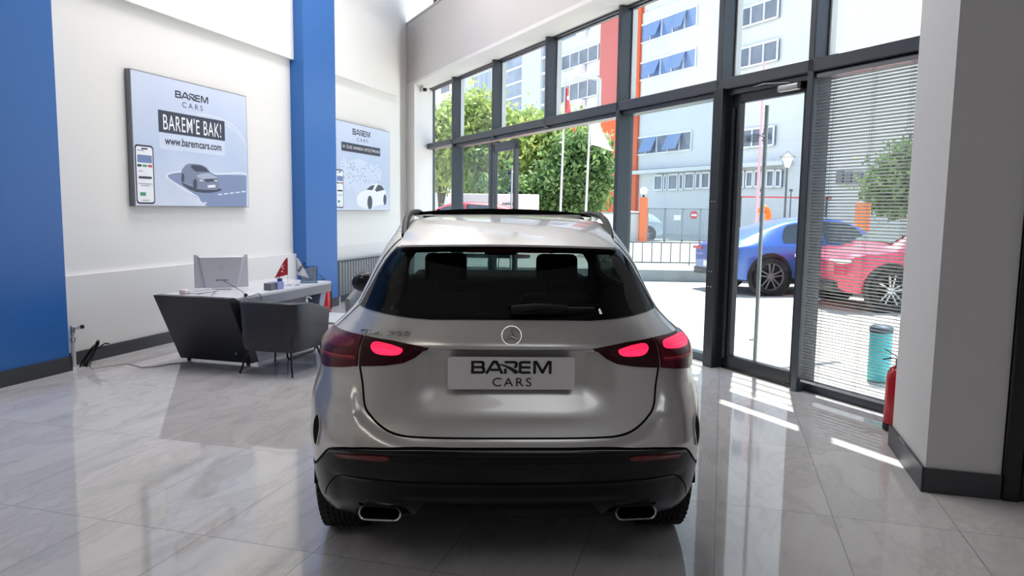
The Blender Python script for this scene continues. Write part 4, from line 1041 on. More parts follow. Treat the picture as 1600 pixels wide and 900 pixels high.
# screens and holders inside: seats, dash, floor
def seat(x, y, w, rear=False):
    mb = MB(); top = 1.10 if not rear else 1.06
    mb.rbox(x - w / 2, x + w / 2, y, y + .12, .55, top, .05, 3, Matrix.Translation((0, 0, 0))); mb.rbox(x - w / 2, x + w / 2, y + .05, y + .55, .45, .62, .04, 2)
    o = mb.build('seat', CABIN, car)
    hw = .135 if not rear else .11
    mb = MB(); hz0 = 1.17 if not rear else 1.0; hz1 = 1.36 if not rear else 1.12
    mb.rbox(x - hw, x + hw, y + .0, y + .09, hz0, hz1, .04, 4); mb.build('headrest', CABIN, o)
    mb = MB()
    for s_ in (-.05, .05): mb = MB(); mb.tube([(x + s_, y + .05, top - .02), (x + s_, y + .05, hz0 + .02)], .007, 6); mb.build('headrest_post', CABIN, o)
seat(-.36, .95, .48); seat(.36, .95, .48)
mb = MB(); mb.rbox(-.62, .62, .12, .26, .5, 1.08, .05, 3); mb.build('rear_bench', CABIN, car)
mb = MB(); mb.rbox(-.66, .66, 1.55, 2.15, .8, 1.16, .05, 3); mb.build('dashboard', CABIN, car)
mb = MB(); mb.rbox(-.60, .60, -.62, .15, 1.055, 1.07, .004, 1); mb.build('parcel_shelf', mat('shelf_cloth', (30, 30, 32), .9), car)
mb = MB(); mb.rbox(-.68, .68, -.52, 3.2, .22, .42, .03, 2); mb.rbox(-.5, .5, -.62, -.2, .36, .46, .03, 2); mb.build('underbody', PLAST, car)
mb = MB(); mb.tube([(-.08, 2.0, 1.30), (.08, 2.0, 1.30)], .03, 8) if 0 else mb.rbox(-.11, .11, 1.30, 1.33, 1.33, 1.39, .012, 2); mb.build('interior_mirror', CABIN, car)
# door mirrors
for sg in (-1, 1):
    mb = MB(); mb.sphere((sg * .975, 1.62, 1.10), (.105, .07, .075), 18, 12); mm = mb.build('door_mirror', PAINT if 0 else GLOSSK, car)
    mb = MB(); mb.sphere((sg * .972, 1.565, 1.10), (.088, .02, .060), 18, 10); mb.build('mirror_glass', mat('mirror_glass', (60, 64, 70), .05, metal=.8), mm)
    mb = MB(); mb.tube([(sg * .80, 1.68, 1.06), (sg * .90, 1.64, 1.07)], .022, 8); mb.build('mirror_arm', GLOSSK, mm)

# wheels
def make_wheel(r=.36, w=.235, spokes=5, dark=False, seg=56, pfx=''):
    """x axis is the axle; outside towards +x"""
    M = Matrix.Rotation(math.pi / 2, 4, 'Y'); root = empty('wheel', (0, 0, 0)); h = w / 2; rr_ = r * .73
    prof = [(rr_, -h * .9), (rr_ + .02, -h), (r - .05, -h * 1.04), (r - .018, -h * .95), (r - .004, -h * .82)]
    for k in range(-3, 4):
        q = k * h * .21; prof += [(r, q - h * .075), (r, q + h * .075), (r - .008, q + h * .08), (r - .008, q + h * .13)] if k < 3 else [(r, q - h * .075), (r, q + h * .075)]
    prof += [(r - .004, h * .82), (r - .018, h * .95), (r - .05, h * 1.04), (rr_ + .02, h), (rr_, h * .9)]
    mb = MB(); mb.lathe(prof, seg, M, cap=False)
    # tread blocks on the shoulders
    for k in range(seg):
        a = 2 * math.pi * (k + .5) / seg; Mr = Matrix.Rotation(a, 4, 'X')
        for sgn in (-1, 1): mb.box(sgn * h * .70 - .022, sgn * h * .70 + .022, -.010, .010, r - .006, r + .0015, Mr)
    mb.build('tyre', RUBBER, root)
    rm = mat('rim_alloy', (168, 170, 174), .28, metal=.85) if not dark else mat('rim_dark', (120, 122, 128), .4, metal=.5)
    mb = MB(); mb.lathe([(rr_, -h * .9), (rr_ - .012, -h * .6), (rr_ - .02, 0), (rr_ - .012, h * .75), (rr_ + .004, h * .92), (rr_ + .012, h * .9)], seg, M, cap=False); rim = mb.build('rim', rm, root)
    mb = MB()
    for k in range(spokes):
        a = 2 * math.pi * k / spokes; Mr = Matrix.Rotation(a, 4, 'X')
        for dy in (-.028, .028):
            mb.add([(h * .74, dy * .6 - .016, .03), (h * .74, dy * .6 + .016, .03), (h * .92, dy * 1.9 + .012, rr_ - .008), (h * .86, dy * 1.9 - .012, rr_ - .008), (h * .40, dy * .6 - .016, .03), (h * .40, dy * .6 + .016, .03), (h * .62, dy * 1.9 + .012, rr_ - .008), (h * .62, dy * 1.9 - .012, rr_ - .008)], [(0, 1, 2, 3), (4, 7, 6, 5), (0, 4, 5, 1), (2, 6, 7, 3), (1, 5, 6, 2), (0, 3, 7, 4)], Mr)
    mb.lathe([(.001, h * .40), (.062, h * .40), (.06, h * .68), (.03, h * .76), (.001, h * .76)], 20, M, cap=False)
    mb.build('spokes', rm, rim)
    MB().lathe([(.001, -h * .3), (rr_ * .72, -h * .3), (rr_ * .72, -h * .22), (.001, -h * .22)], 32, M, cap=False).build('brake_disc', STEEL, rim)
    return root
wheel0 = make_wheel(.36, .235)
first = True
def place_wheel(proto, parent, x, y, z, use):
    o = proto if use else copy_tree(proto)
    o.parent = parent; o.location = (x, y, z); o.rotation_euler = (0, 0, 0 if x > 0 else math.pi); return o
for i, (x, y) in enumerate(((.80, 0), (-.80, 0), (.80, 2.73), (-.80, 2.73))): place_wheel(wheel0, car, x, y, .36, i == 0)
for sg in (-1, 1):
    for y in (0, 2.73):
        mb = MB(); vs = []; fs = []
        for k in range(17):
            a = math.pi * (k / 16); yy = y - .425 * math.cos(a); z = .36 + .43 * math.sin(a); vs += [(sg * .60, yy, z), (sg * .90, yy, z)]
        for k in range(16): fs.append((2 * k, 2 * k + 1, 2 * k + 3, 2 * k + 2))
        mb.add(vs, fs, None, True); mb.add([(sg * .60, y - .43, .2), (sg * .60, y + .43, .2), (sg * .60, y + .43, .8), (sg * .60, y - .43, .8)], [(0, 1, 2, 3)]); mb.build('wheel_arch_liner', SEAM, car)
# ------------------------------------------------------------------ desk corner
DARK = mat('charcoal_laminate', (44, 45, 50), .38); LAMI = mat('light_grey_laminate', (206, 208, 214), .35); APR = mat('grey_apron', (128, 132, 140), .4); SLATE = mat('slate_blue_laminate', (96, 104, 122), .45)
desk = thing('office_desk', 'large grey executive desk with slanted dark end panel along the left wall', 'desk', pA(6.1, -5.47), RA)
DL, DW, DH = 1.98, .87, .735    # local x = across (n), y = along (s)
mb = MB(); mb.rbox(0, DW, .02, DL, DH - .035, DH, .006, 2); mb.build('desktop', LAMI, desk)
mb = MB(); mb.prism([(0, DH + .004), (.10, DH + .004), (.16, DH - .03), (.47, .03), (.36, .03)], -.005, DW + .004, 'x'); mb.build('end_panel', DARK, desk)
mb = MB(); mb.prism([(DL - .16, DH - .035), (DL - .04, DH - .035), (DL - .26, .03), (DL - .38, .03)], .0, DW - .03, 'x'); mb.build('end_panel', mat('pale_blue_panel', (150, 164, 190), .45), desk)
mb = MB(); mb.box(DW - .03, DW, .14, DL, DH - .125, DH - .035); mb.build('apron', APR, desk)
mb = MB(); mb.box(DW - .16, DW - .135, .30, DL - .18, .12, DH - .035); mb.build('modesty_panel', SLATE, desk)
for x in (.06, DW - .08):
    for y in (.40, .44): pass
    MB().lathe([(.02, 0), (.02, .03)], 10, Matrix.Translation((x, .41, 0))).build('foot', BLACK, desk); MB().lathe([(.02, 0), (.02, .03)], 10, Matrix.Translation((x, DL - .32, 0))).build('foot', BLACK, desk)
ZD = DH + .0015

def tub_chair(name, label, loc, rz, m, group=None):
    t = thing(name, label, 'armchair', loc, rz, group)
    W, D, th = .345, .33, .062; n = 40
    def plan_c(k, o, tz):
        a = math.pi * (k / n) ; sx = math.cos(a + math.pi) ; q = 2 / 3.6
        # U shape: straight arms, rounded back (back is -y)
        u = k / n
        L_arm = .36; total = 1
        if u < .30: x = -W; y = D - (D * 1.12) * (u / .30)
        elif u > .70: x = W; y = D - (D * 1.12) * ((1 - u) / .30)
        else:
            b = (u - .30) / .40 * math.pi; x = -W * math.copysign(abs(math.cos(b)) ** q, math.cos(b)); y = D - D * 1.12 - (D * .88) * abs(math.sin(b)) ** q
        r = math.hypot(x, y + .05) + 1e-6
        f = 1 - o / max(r, .1); tp = 1 - .07 * (1 - tz)
        return x * (1 - o / W) * tp, (y if y > -.03 else -.03 + (y + .03) * (1 - o / (D * .9))) * tp
    vs = []; 
    for k in range(n + 1):
        u = k / n; arm = abs(2 * u - 1); zt = .722 - .115 * max(0, (arm - .25) / .75) ** 1.2; zb = .235
        ro = .018
        for (o, z) in ((0.012, zb), (0, zb + .03), (0, zt - ro), (.010, zt - .005), (th / 2, zt + .002), (th - .010, zt - .005), (th, zt - ro), (th, zb + .05), (th - .01, zb)):
            x, y = plan_c(k, o, (z - zb) / (zt - zb)); vs.append((x, y, z))
    m_ = 9; fs = []
    for k in range(n):
        for j in range(m_):
            fs.append((k * m_ + j, (k + 1) * m_ + j, (k + 1) * m_ + (j + 1) % m_, k * m_ + (j + 1) % m_))
    fs.append(tuple(range(m_))); fs.append(tuple(n * m_ + j for j in range(m_))[::-1])
    mb = MB(); mb.add(vs, fs, None, True); mb.build('backrest', m, t)
    mb = MB(); mb.rbox(-W + .05, W - .05, -D + .06, D + .01, .275, .44, .035, 3); mb.build('seat', m, t)
    mb = MB(); mb.rbox(-W + .07, W - .07, -D + .09, D - .03,   .225, .277, .01, 2); mb.build('seat_base', BLACK, t)
    for sx in (-1, 1):
        for sy in (-1, 1):
            mb = MB(); mb.tube([(sx * .23, sy * .22, .27), (sx * .295, sy * .30, 0)], [.012, .009], 10); mb.build('leg', BLACK, t)
    return t
LEATH = mat('charcoal_leather', (43, 44, 51), .46, sheen=.15, bump=(120, .08)); LEATH_LIT = mat('window_lit_leather', (118, 122, 126), .5, bump=(120, .08))  # second leather is the same one with window light put into its grey
tub_chair('armchair', 'dark charcoal tub armchair in front of the desk, seen from behind', pA(6.44, -4.22), RA, LEATH)
tub_chair('armchair', 'tub armchair in window-lit grey beyond the coffee table, half hidden by the car', pA(7.86, -3.80), RA + math.pi + .15, LEATH_LIT)
t = thing('coffee_table', 'low white coffee table with black sled legs between the armchairs', 'table', pA(7.02, -3.97), RA)
mb = MB(); mb.rbox(-.57, .50, -.22, .42, .425, .45, .006, 2); mb.build('tabletop', LAMI, t)
for x in (-.46, .42):
    mb = MB(); mb.tube([(x, -.18, .42), (x, -.18, .03), (x, -.16, .012), (x, .36, .012), (x, .38, .03), (x, .38, .42)], .010, 8); mb.build('leg', BLACK, t)
mb = MB(); mb.tube([(-.46, .0, .41), (.42, .0, .41)], .008, 6); mb.build('stretcher', BLACK, t)

# all-in-one computer seen from behind
c = at_depth(344, 453, 1); P = on_ground(344, 452, ZD)
t = thing('computer', 'white all-in-one computer seen from behind on the desk', 'computer', (P.x, P.y + .05, ZD), math.radians(20))
W2, H2 = .275, .375
mb = MB(); mb.rbox(-W2, W2, -.008, .010, .015, H2, .006, 2); mb.build('screen', mat('computer_white', (214, 216, 222), .35), t)
mb = MB(); b0 = [(-W2 + .03, -.009, H2 - .004), (W2 - .03, -.009, H2 - .004), (W2 - .10, -.009, .015), (-W2 + .10, -.009, .015)]; q0 = [(-W2 + .06, -.035, H2 - .03), (W2 - .06, -.035, H2 - .03), (W2 - .12, -.045, .015), (-W2 + .12, -.045, .015)]
mb.add(b0 + q0, [(4, 5, 6, 7), (0, 1, 5, 4), (1, 2, 6, 5), (2, 3, 7, 6), (3, 0, 4, 7)]); mb.build('back_cover', mat('computer_shell', (204, 206, 213), .35), t)
mb = MB()
for k in range(5): mb.box(-.055 + k * .026, -.04 + k * .026, -.047, -.043, .095, .103)
mb.build('ports', BLACK, t)
MB().rbox(-.10, .10, -.09, .06, 0, .016, .004, 1).build('stand', mat('computer_shell', (204, 206, 213), .35), t)
mb = MB(); mb.tube([(.012 * math.cos(a) * 1.3, -.044, .24 + .022 * math.sin(a)) for a in [2 * math.pi * k / 20 for k in range(20)]], .0012, 4, closed=True); mb.build('emblem_ring', STEEL, t)
mb = MB(); A_ = (P.x + .02, P.y - .0, ZD + .10)
def wpt(px, py, z): q = on_ground(px, py, z); return q
mb = MB(); q1 = wpt(352, 450, ZD + .07); q2 = wpt(378, 455, ZD + .03); q3 = wpt(384, 461, ZD + .012); q4 = wpt(391, 463, ZD + .008); q5 = pA(6.62, -4.585, ZD - .03); q6 = pA(6.64, -4.58, ZD - .3)
mb.tube([(P.x + .03, P.y - .0, ZD + .10), q2, q3, q4, pA(6.60, -4.595, ZD + .008), q5, q6], .0035, 6)
o = mb.build('computer_cable', BLACK); tag(o, 'black cable running from the computer over the desk edge', 'cable')
mb = MB(); q = q3; mb.sphere(tuple(q), (.020, .020, .018), 10, 8); mb.tube([q + Vector((0, .0, .0)), q + Vector((.02, -.03, -.005))], .006, 6); o = mb.build('cable_clip', BLACK); tag(recenter(o), 'small black cable clamp at the desk edge by the armchair', 'clamp')
# keyboard, mouse and papers
q = wpt(316, 457, ZD)
t = thing('keyboard', 'white keyboard lying at the near end of the desk', 'keyboard', q, RA + 1.2); MB().rbox(-.16, .16, -.055, .055, 0.0, .014, .004, 1).build('body', mat('keyboard_white', (226, 228, 232), .4), t)
mb = MB()
for i in range(14):
    for j in range(4): mb.box(-.15 + i * .0215, -.132 + i * .0215, -.048 + j * .024, -.030 + j * .024, .014, .018)
mb.build('keys', mat('key_grey', (196, 198, 204), .45), t)
q = wpt(232, 0, ZD) if 0 else wpt(291, 458, ZD)
q = wpt(288, 459, ZD); o = MB().rbox(-.035, .035, -.05, .05, 0, .045, .012, 2).build('cup_box', mat('pale_pink_paper', (226, 212, 216), .6)); o.location = q; o.name = 'paper_box'; tag(o, 'small pale pink paper box at the near left end of the desk', 'box')
mb = MB(); pts = [wpt(x, y, ZD + .024) for x, y in ((308, 460), (325, 457), (338, 455), (330, 461))]; mb.tube(pts, .004, 6); o = mb.build('desk_cable', mat('grey_cable', (110, 112, 120), .5)); tag(o, 'grey cable curling across the desktop behind the computer', 'cable')
# tissue box with pen holder
q = wpt(423, 452, ZD); t = thing('desk_organizer', 'grey and lilac desk organizer box with pens', 'desk organizer', q, RA)
MB().rbox(-.02, .07, -.10, .0, 0, .075, .004, 1).build('grey_compartment', mat('organizer_grey', (112, 114, 122), .5), t)
MB().rbox(-.02, .09, .002, .12, 0, .080, .004, 1).build('lilac_compartment', mat('lilac_card', (150, 152, 206), .55), t)
MB().lathe([(.028, 0), (.028, .115)], 14, Matrix.Translation((.05, .10, .0))).build('pen_cup', mat('cup_navy', (84, 88, 140), .4), t)
mb = MB(); mb.tube([(.05, .10, .06), (.045, .09, .19)], .004, 6); mb.build('pen', BLACK, t)
# table flags
FR = mat('flag_red', (190, 28, 48), .6); FW = mat('flag_white', (232, 234, 240), .6)
def table_flag(px, py, label, m, kind):
    q = wpt(px, py, ZD); t = thing('table_flag', label, 'flag', q, .30)
    MB().lathe([(.035, 0), (.035, .008), (.004, .012)], 18).build('stand', CHROME, t)
    MB().tube([(0, 0, .01), (0, 0, .325)], .0025, 6).build('pole', CHROME, t)
    mb = MB(); n = 12; vs = []; fs = []
    for j in range(n + 1):
        v = j / n
        for i in range(9):
            u = i / 8; wdt = .105 * (v ** .9) + .012; x = (.0 + u * wdt * (1.15 if kind else -1.25)); z = .315 - .19 * v - (.04 * u * v); y = .010 * math.sin(u * 7 + v * 2) * v; vs.append((x, y, z))
    for j in range(n):
        for i in range(8): fs.append((j * 9 + i, j * 9 + i + 1, (j + 1) * 9 + i + 1, (j + 1) * 9 + i))
    mb.add(vs, fs, None, True); cl = mb.build('cloth', m, t)
    sf = cl.modifiers.new('thickness', 'SOLIDIFY'); sf.thickness = .0012
    if not kind:
        mb = MB(); cx, cz = -.045, .215; P = []
        for k in range(13):
            a = math.radians(40 + 280 * k / 12); P.append((cx + .022 * math.cos(a), cz + .022 * math.sin(a)))
        for k in range(13):
            a = math.radians(320 - 280 * k / 12); P.append((cx + .006 + .017 * math.cos(a), cz + .017 * math.sin(a)))
        for k in range(12): mb.add([(P[k][0], -.013, P[k][1]), (P[k + 1][0], -.013, P[k + 1][1]), (P[24 - k][0], -.013, P[24 - k][1]), (P[25 - k][0], -.013, P[25 - k][1])], [(0, 1, 2, 3)])
        mb.build('crescent', FW, cl, clean=False)
        mb = MB(); S_ = [(-.060 + (.014 if k % 2 == 0 else .006) * math.cos(k * math.pi / 5), -.013, .165 + (.014 if k % 2 == 0 else .006) * math.sin(k * math.pi / 5)) for k in range(10)]; mb.add(S_ + [(-.060, -.013, .165)], [(k, (k + 1) % 10, 10) for k in range(10)]); mb.build('star', FW, cl, clean=False)
    else:
        mb = MB(); ca, sa = math.cos(.9), math.sin(.9); v, f = text_verts('BAREM', .03)
        mb.add([(.028 + (a * .13) * ca - b * .032 * sa, -.014, .155 + a * .13 * sa + b * .032 * ca) for a, b in v], f); mb.build('lettering', PN, cl, clean=False)
    return t
table_flag(450, 446, 'small red table flag with white crescent and star on the desk', FR, 0)
table_flag(464, 446, 'small white table flag lettered BAREM on the desk', FW, 1)
# clear display stand
q = wpt(483, 442, ZD); t = thing('display_stand', 'clear acrylic display stand with printed cards at the far end of the desk', 'display stand', q, .30)
ACR = glass_mat('acrylic', (225, 232, 238), 1.45)
mb = MB(); mb.box(-.10, .10, -.03, -.025, 0, .20); mb.box(-.10, .10, .05, .055, 0, .20); mb.box(-.10, .10, -.03, .055, 0, .004); mb.build('holder', ACR, t)
MB().box(-.09, .0, .02, .024, .02, .17).build('card', mat('card_print', (150, 152, 160), .5, var=(60, (240, 240, 244))), t); MB().box(.005, .09, .03, .034, .02, .19).build('card', mat('card_print', (150, 152, 160), .5), t)
# things on the coffee table
q = pA(7.34, -4.49, .45); t = thing('sanitizer_bottle', 'white pump bottle of hand sanitizer on the coffee table', 'bottle', q, RA)
MB().lathe([(.034, 0), (.036, .01), (.036, .085), (.030, .105), (.014, .115), (.012, .135), (.001, .135)], 20).build('body', mat('bottle_white', (236, 238, 240), .35), t)
mb = MB(); mb.lathe([(.014, .132), (.014, .145), (.005, .150), (.005, .175), (.001, .175)], 14); mb.tube([(0, 0, .172), (.03, 0, .176), (.055, 0, .168), (.06, 0, .155)], .006, 8); mb.build('pump', mat('bottle_white', (236, 238, 240), .35), t)
q = pA(7.36, -4.34, .4515); t = thing('candy_bowl', 'small bowl of wrapped red and white sweets on the coffee table', 'bowl', q, RA)
MB().lathe([(.03, 0), (.055, .025), (.06, .045), (.056, .045), (.05, .027), (.001, .01)], 20, cap=False).build('bowl', ACR, t)
r_ = random.Random(4); mb = MB()
for k in range(34): mb.sphere((r_.uniform(-.04, .04), r_.uniform(-.04, .04), .03 + r_.uniform(0, .025)), (.010, .007, .007), 6, 4)
o = mb.build('sweets', mat('sweets', (200, 70, 60), .5, var=(55, (240, 232, 224))), t); o['kind'] = 'stuff'

# fire extinguishers
def extinguisher(loc, rz, label, s=1.):
    t = thing('fire_extinguisher', label, 'fire extinguisher', loc, rz, None); r = .078 * s; h = .50 * s
    RED = mat('extinguisher_red', (178, 18, 30), .22, coat=.5)
    MB().lathe([(r * .98, .03), (r, .05), (r, h - .09), (r * .9, h - .045), (r * .6, h - .012), (.024, h), (.001, h)], 28, cap=False).build('cylinder', RED, t)
    MB().lathe([(r * .9, 0), (r * 1.03, .008), (r * 1.03, .06), (r * .9, .06)], 28).build('foot_ring', mat('ring_black', (18, 18, 20), .5), t)
    v = MB().lathe([(.020, h - .005), (.022, h + .04), (.012, h + .05), (.001, h + .05)], 14).build('valve', STEEL, t)
    mb = MB(); mb.tube([(.0, 0, h + .045), (-.04, 0, h + .062), (-.115, 0, h + .050)], .007, 6, sq=(.010, .004)); mb.tube([(.0, 0, h + .055), (-.03, 0, h + .085), (-.10, 0, h + .125)], .007, 6, sq=(.010, .004)); mb.build('lever', BLACK, v)
    mb = MB(); mb.tube([(.02, 0, h + .03), (.06, .01, h + .03), (.092, .01, h - .03), (.094, .01, h - .25), (.09, .01, .16)], .009, 8); mb.build('hose', BLACK, t)
    return t
extinguisher(pA(6.10, 1.325), RA + .2, 'red fire extinguisher standing at the foot of the grey pillar')
extinguisher(pA(9.56, -5.54), RA, 'red fire extinguisher by the far blue column behind the desk', 1.05)

# radiator
t = thing('radiator', 'grey panel radiator on the wall beyond the far blue column', 'radiator', pA(11.2, WN + .03), RA)
GR = mat('radiator_grey', (128, 131, 134), .45); mb = MB(); Lr = 1.9
mb.rbox(.04, .055, 0, Lr, .12, .73, .004, 1); mb.rbox(.04, .13, 0, .02, .12, .735, .004, 1); mb.rbox(.04, .13, Lr - .02, Lr, .12, .735, .004, 1); mb.build('panel', GR, t)
for k in range(19): MB().rbox(.05, .115, .04 + k * .098, .115 + k * .098, .14, .715, .018, 2).build('rib', GR, t)
mb = MB(); mb.rbox(.04, .125, 0, Lr, .722, .735, .003, 1); mb.build('top_grille', GR, t)
mb = MB(); mb.tube([(.08, .08, .14), (.08, .08, 0)], .012, 8); mb.build('pipe', WHITE, t)
# pipe stub with valve, cable coil, floor cable
t = thing('pipe_valve', 'white pipe stub with chrome valve at the foot of the near blue column', 'valve', pA(5.86, WN + .11), RA)
MB().lathe([(.022, 0), (.022, .33)], 14).build('pipe', mat('pipe_white', (214, 216, 218), .4), t)
mb = MB(); mb.lathe([(.03, .26), (.03, .30)], 14); mb.lathe([(.026, .33), (.028, .40), (.02, .42), (.001, .42)], 14, cap=False); mb.tube([(0, 0, .38), (.05, .05, .40)], .016, 10); mb.build('valve', CHROME, t)
mb = MB(); mb.tube([(.05, .05, .40), (.075, .075, .405)], .02, 10); mb.build('cap', BLACK, t)
mb = MB()
for j in range(5):
    P = []
    for k in range(24):
        a = 2 * math.pi * k / 24; P.append((.01 * j + .02 * math.sin(a + j), .055 * math.sin(a) * 1.0 + .09 * math.cos(a), .10 + .10 * math.sin(a + .3 * j) + .05 * math.cos(a)))
    mb.tube(P, .006, 6, closed=True)
mb.tube([(.03, .08, .16), (.05, .16, .20), (.05, .21, .19)], .008, 6)
o = mb.build('cable_coil', BLACK); o.location = pA(5.97, WN + .19); o.rotation_euler = (0, 0, RA); tag(o, 'coil of black cable lying against the wall beside the pipe valve', 'cable')
pts = [on_ground(x, y, .006) for x, y in ((118, 566), (128, 566), (150, 565), (140, 571), (145, 576), (170, 572), (200, 568), (222, 574), (245, 572), (268, 568), (292, 566))]
mb = MB(); mb.tube(pts, .005, 6); o = mb.build('floor_cable', mat('cable_beige', (176, 168, 166), .5)); tag(o, 'thin pale cable lying on the floor towards the desk', 'cable')
# security camera
s_, z_ = onF(662, 144, 5.1)
q = pF(15.05, 5.12, 4.17); t = thing('security_camera', 'small white and black security camera under the bulkhead in the far corner', 'camera', q, RF)
MB().lathe([(.035, 0), (.035, -.02)], 16).build('mount', WHITE, t); mb = MB(); mb.tube([(0, 0, -.01), (0, -.02, -.07)], .014, 8); mb.build('arm', WHITE, t)
mb = MB(); mb.rbox(-.05, .05, -.14, .04, -.13, -.05, .015, 2); mb.build('housing', WHITE, t); mb = MB(); mb.rbox(-.040, .045, -.150, -.135, -.125, -.055, .008, 2); mb.build('lens_face', BLACK, t)
# ------------------------------------------------------------------ outdoors
PAVE = mat('pale_paving', (206, 202, 192), .8, var=(1.2, (186, 182, 172)), spec=.2)
mb = MB(); P = [pF(-40, 5.62), pF(17.3, 5.62), pF(17.3, 1), pF(90, 1), pF(90, 110), pF(-40, 110)]
mb.prism([(p.x, p.y) for p in P], -.3, -.02); o = mb.build('ground', PAVE); struct(o)
CONC = mat('concrete_grey', (150, 154, 156), .8, spec=.2)
# terrace with kerb wall behind the parking
T0 = [(-9, 18.3), (14, 17.0), (14, 34), (-9, 34)]
mb = MB(); mb.prism(T0, -.02, .22); o = mb.build('terrace', PAVE); struct(o)
mb = MB(); mb.prism([(-9, 18.1), (14, 16.8), (14, 17.02), (-9, 18.32)], -.02, .25); o = mb.build('kerb_wall', CONC); struct(o)
# railing
t = thing('railing', 'dark metal railing on the raised kerb outside between the white car end and the silver car', 'railing', (0, 0, 0)); t['label'] = 'dark metal railing on the raised kerb outside, left of the blue car'
RL = mat('railing_dark', (70, 70, 72), .45, metal=.3)
x0, x1 = at_depth(930, 380, 19.5).x, at_depth(1180, 380, 19.5).x; zt = at_depth(1030, 378, 19.5).z; zb = at_depth(1030, 411, 19.5).z
t.location = (x0, 19.5, .22)
mb = MB(); mb.box(0, x1 - x0, -.02, .02, zt - .22 - .03, zt - .22); mb.build('top_rail', RL, t); mb = MB(); mb.box(0, x1 - x0, -.02, .02, zb - .22, zb - .22 + .03); mb.build('bottom_rail', RL, t)
k = 0; x = 0.
while x <= x1 - x0:
    mb = MB(); mb.box(x - .012, x + .012, -.012, .012, (zb - .22) if k % 10 else 0, zt - .22 - .03); mb.build('bar', RL, t); x += .25; k += 1

# buildings
BW = mat('building_white', (214, 216, 217), .8, spec=.2, var=(.15, (206, 209, 212))); BGL = mat('building_glass', (74, 86, 104), .12, spec=.7, var=(.5, (120, 132, 150))); BGB = mat('building_glass_blue', (112, 140, 184), .1, spec=.7)
BLN = mat('window_frame_white', (230, 233, 236), .6); BOR = mat('terracotta_render', (214, 96, 56), .8); BRD = mat('red_render', (196, 104, 100), .8); BDK = mat('recess_dark', (92, 92, 98), .7)
def building(name, label, n, s0, s1, z1, m, depth=6, z0=-.02):
    t = thing(name, label, 'building', pF((s0 + s1) / 2, n), RF)
    mb = MB(); L = abs(s1 - s0) / 2; mb.box(0, depth, -L, L, z0, z1); mb.build('wall', m, t); return t, (s0 + s1) / 2, n
def bpart(b, name, q, m, o0=-.15, o1=.02, kind=None):
    """q: (px0,y0t,y0b, px1,y1t,y1b) corners in the photograph's frame, measured on the facade plane"""
    t, sc_, n = b; a0, z0t = onF(q[0], q[1], n); _, z0b = onF(q[0], q[2], n); a1, z1t = onF(q[3], q[4], n); _, z1b = onF(q[3], q[5], n)
    zt = (z0t + z1t) / 2; zb = (z0b + z1b) / 2; mb = MB(); mb.box(o0, o1, min(a0, a1) - sc_, max(a0, a1) - sc_, zb, zt); return mb.build(name, m, t), (min(a0, a1) - sc_, max(a0, a1) - sc_, zb, zt)
def mull(b, w, rect, k, m=None):
    a0, a1, zb, zt = rect
    mb = MB()
    for i in range(k + 1):
        s = a0 + (a1 - a0) * i / k; mb.box(-.22, -.15, s - .05, s + .05, zb, zt)
    mb.box(-.22, -.15, a0, a1, zt - .08, zt + .04); mb.box(-.22, -.15, a0, a1, zb - .04, zb + .06)
    mb.build('frame', m or BLN, w)
NB = 34.
sl = onF(1000, 100, NB)[0]; sr_ = onF(1300, 100, NB)[0]
bd1 = building('office_building', 'white office block with ribbon windows across the street, right of the terracotta strip', NB, sr_, sl, 26, BW)
for q, cnt in (((1004, 40, 69, 1093, 9, 40), 4), ((1002, 100, 127, 1091, 74, 104), 4), ((997, 217, 244, 1084, 203, 233), 4), ((1004, -40, -12, 1093, -82, -50), 4)):
    w, r = bpart(bd1, 'window', q, BGB if cnt and q[1] < 150 else BGL); mull(bd1, w, r, 5)
    # tilted open sashes
    for f in (.28, .72):
        a = r[0] + (r[1] - r[0]) * f; mb = MB(); mb.prism([(-.2, r[2] + .1), (-.9, r[2] + .15), (-.2, r[3] - .1)], a - .7, a - .66, 'y') if 0 else mb.add([(-.2, a - .8, r[3] - .1), (-.2, a + .8, r[3] - .1), (-.7, a + .8, r[2] + .15), (-.7, a - .8, r[2] + .15), (-.24, a - .8, r[3] - .1), (-.24, a + .8, r[3] - .1), (-.74, a + .8, r[2] + .15), (-.74, a - .8, r[2] + .15)], [(0, 1, 2, 3), (4, 7, 6, 5), (0, 4, 5, 1), (2, 6, 7, 3), (1, 5, 6, 2), (0, 3, 7, 4)]); mb.build('open_sash', BGB, w)
for q in ((1163, 203, 232, 1213, 197, 226), (1156, 76, 108, 1219, 63, 94), (1158, 14, 45, 1220, -3, 27)):
    w, r = bpart(bd1, 'window', q, BGL); mull(bd1, w, r, 3)
for q in ((1026, 274, 297, 1038, 274, 297), (1041, 274, 297, 1045, 274, 297), (1048, 273, 297, 1062, 272, 296), (1065, 272, 296, 1071, 272, 296), (1074, 271, 295, 1088, 270, 295), (1091, 270, 295, 1098, 270, 294), (1100, 270, 294, 1112, 269, 294), (1155, 268, 293, 1166, 268, 293), (1170, 268, 292, 1180, 268, 292), (1183, 267, 292, 1191, 267, 292), (1194, 267, 292, 1200, 267, 292), (1202, 266, 292, 1213, 266, 292), (1216, 266, 292, 1224, 266, 292)):
    w, r = bpart(bd1, 'window', q, BGL); mull(bd1, w, r, 1)
bpart(bd1, 'upper_storey', (998, 20, 268, 1130, -20, 254), BW, -.12, .05); bpart(bd1, 'cornice', (992, 268, 273, 1240, 252, 259), BW, -.9, 0)
w, r = bpart(bd1, 'window_sign', (1166, 212, 224, 1211, 206, 219), BGL, -.16, -.15)
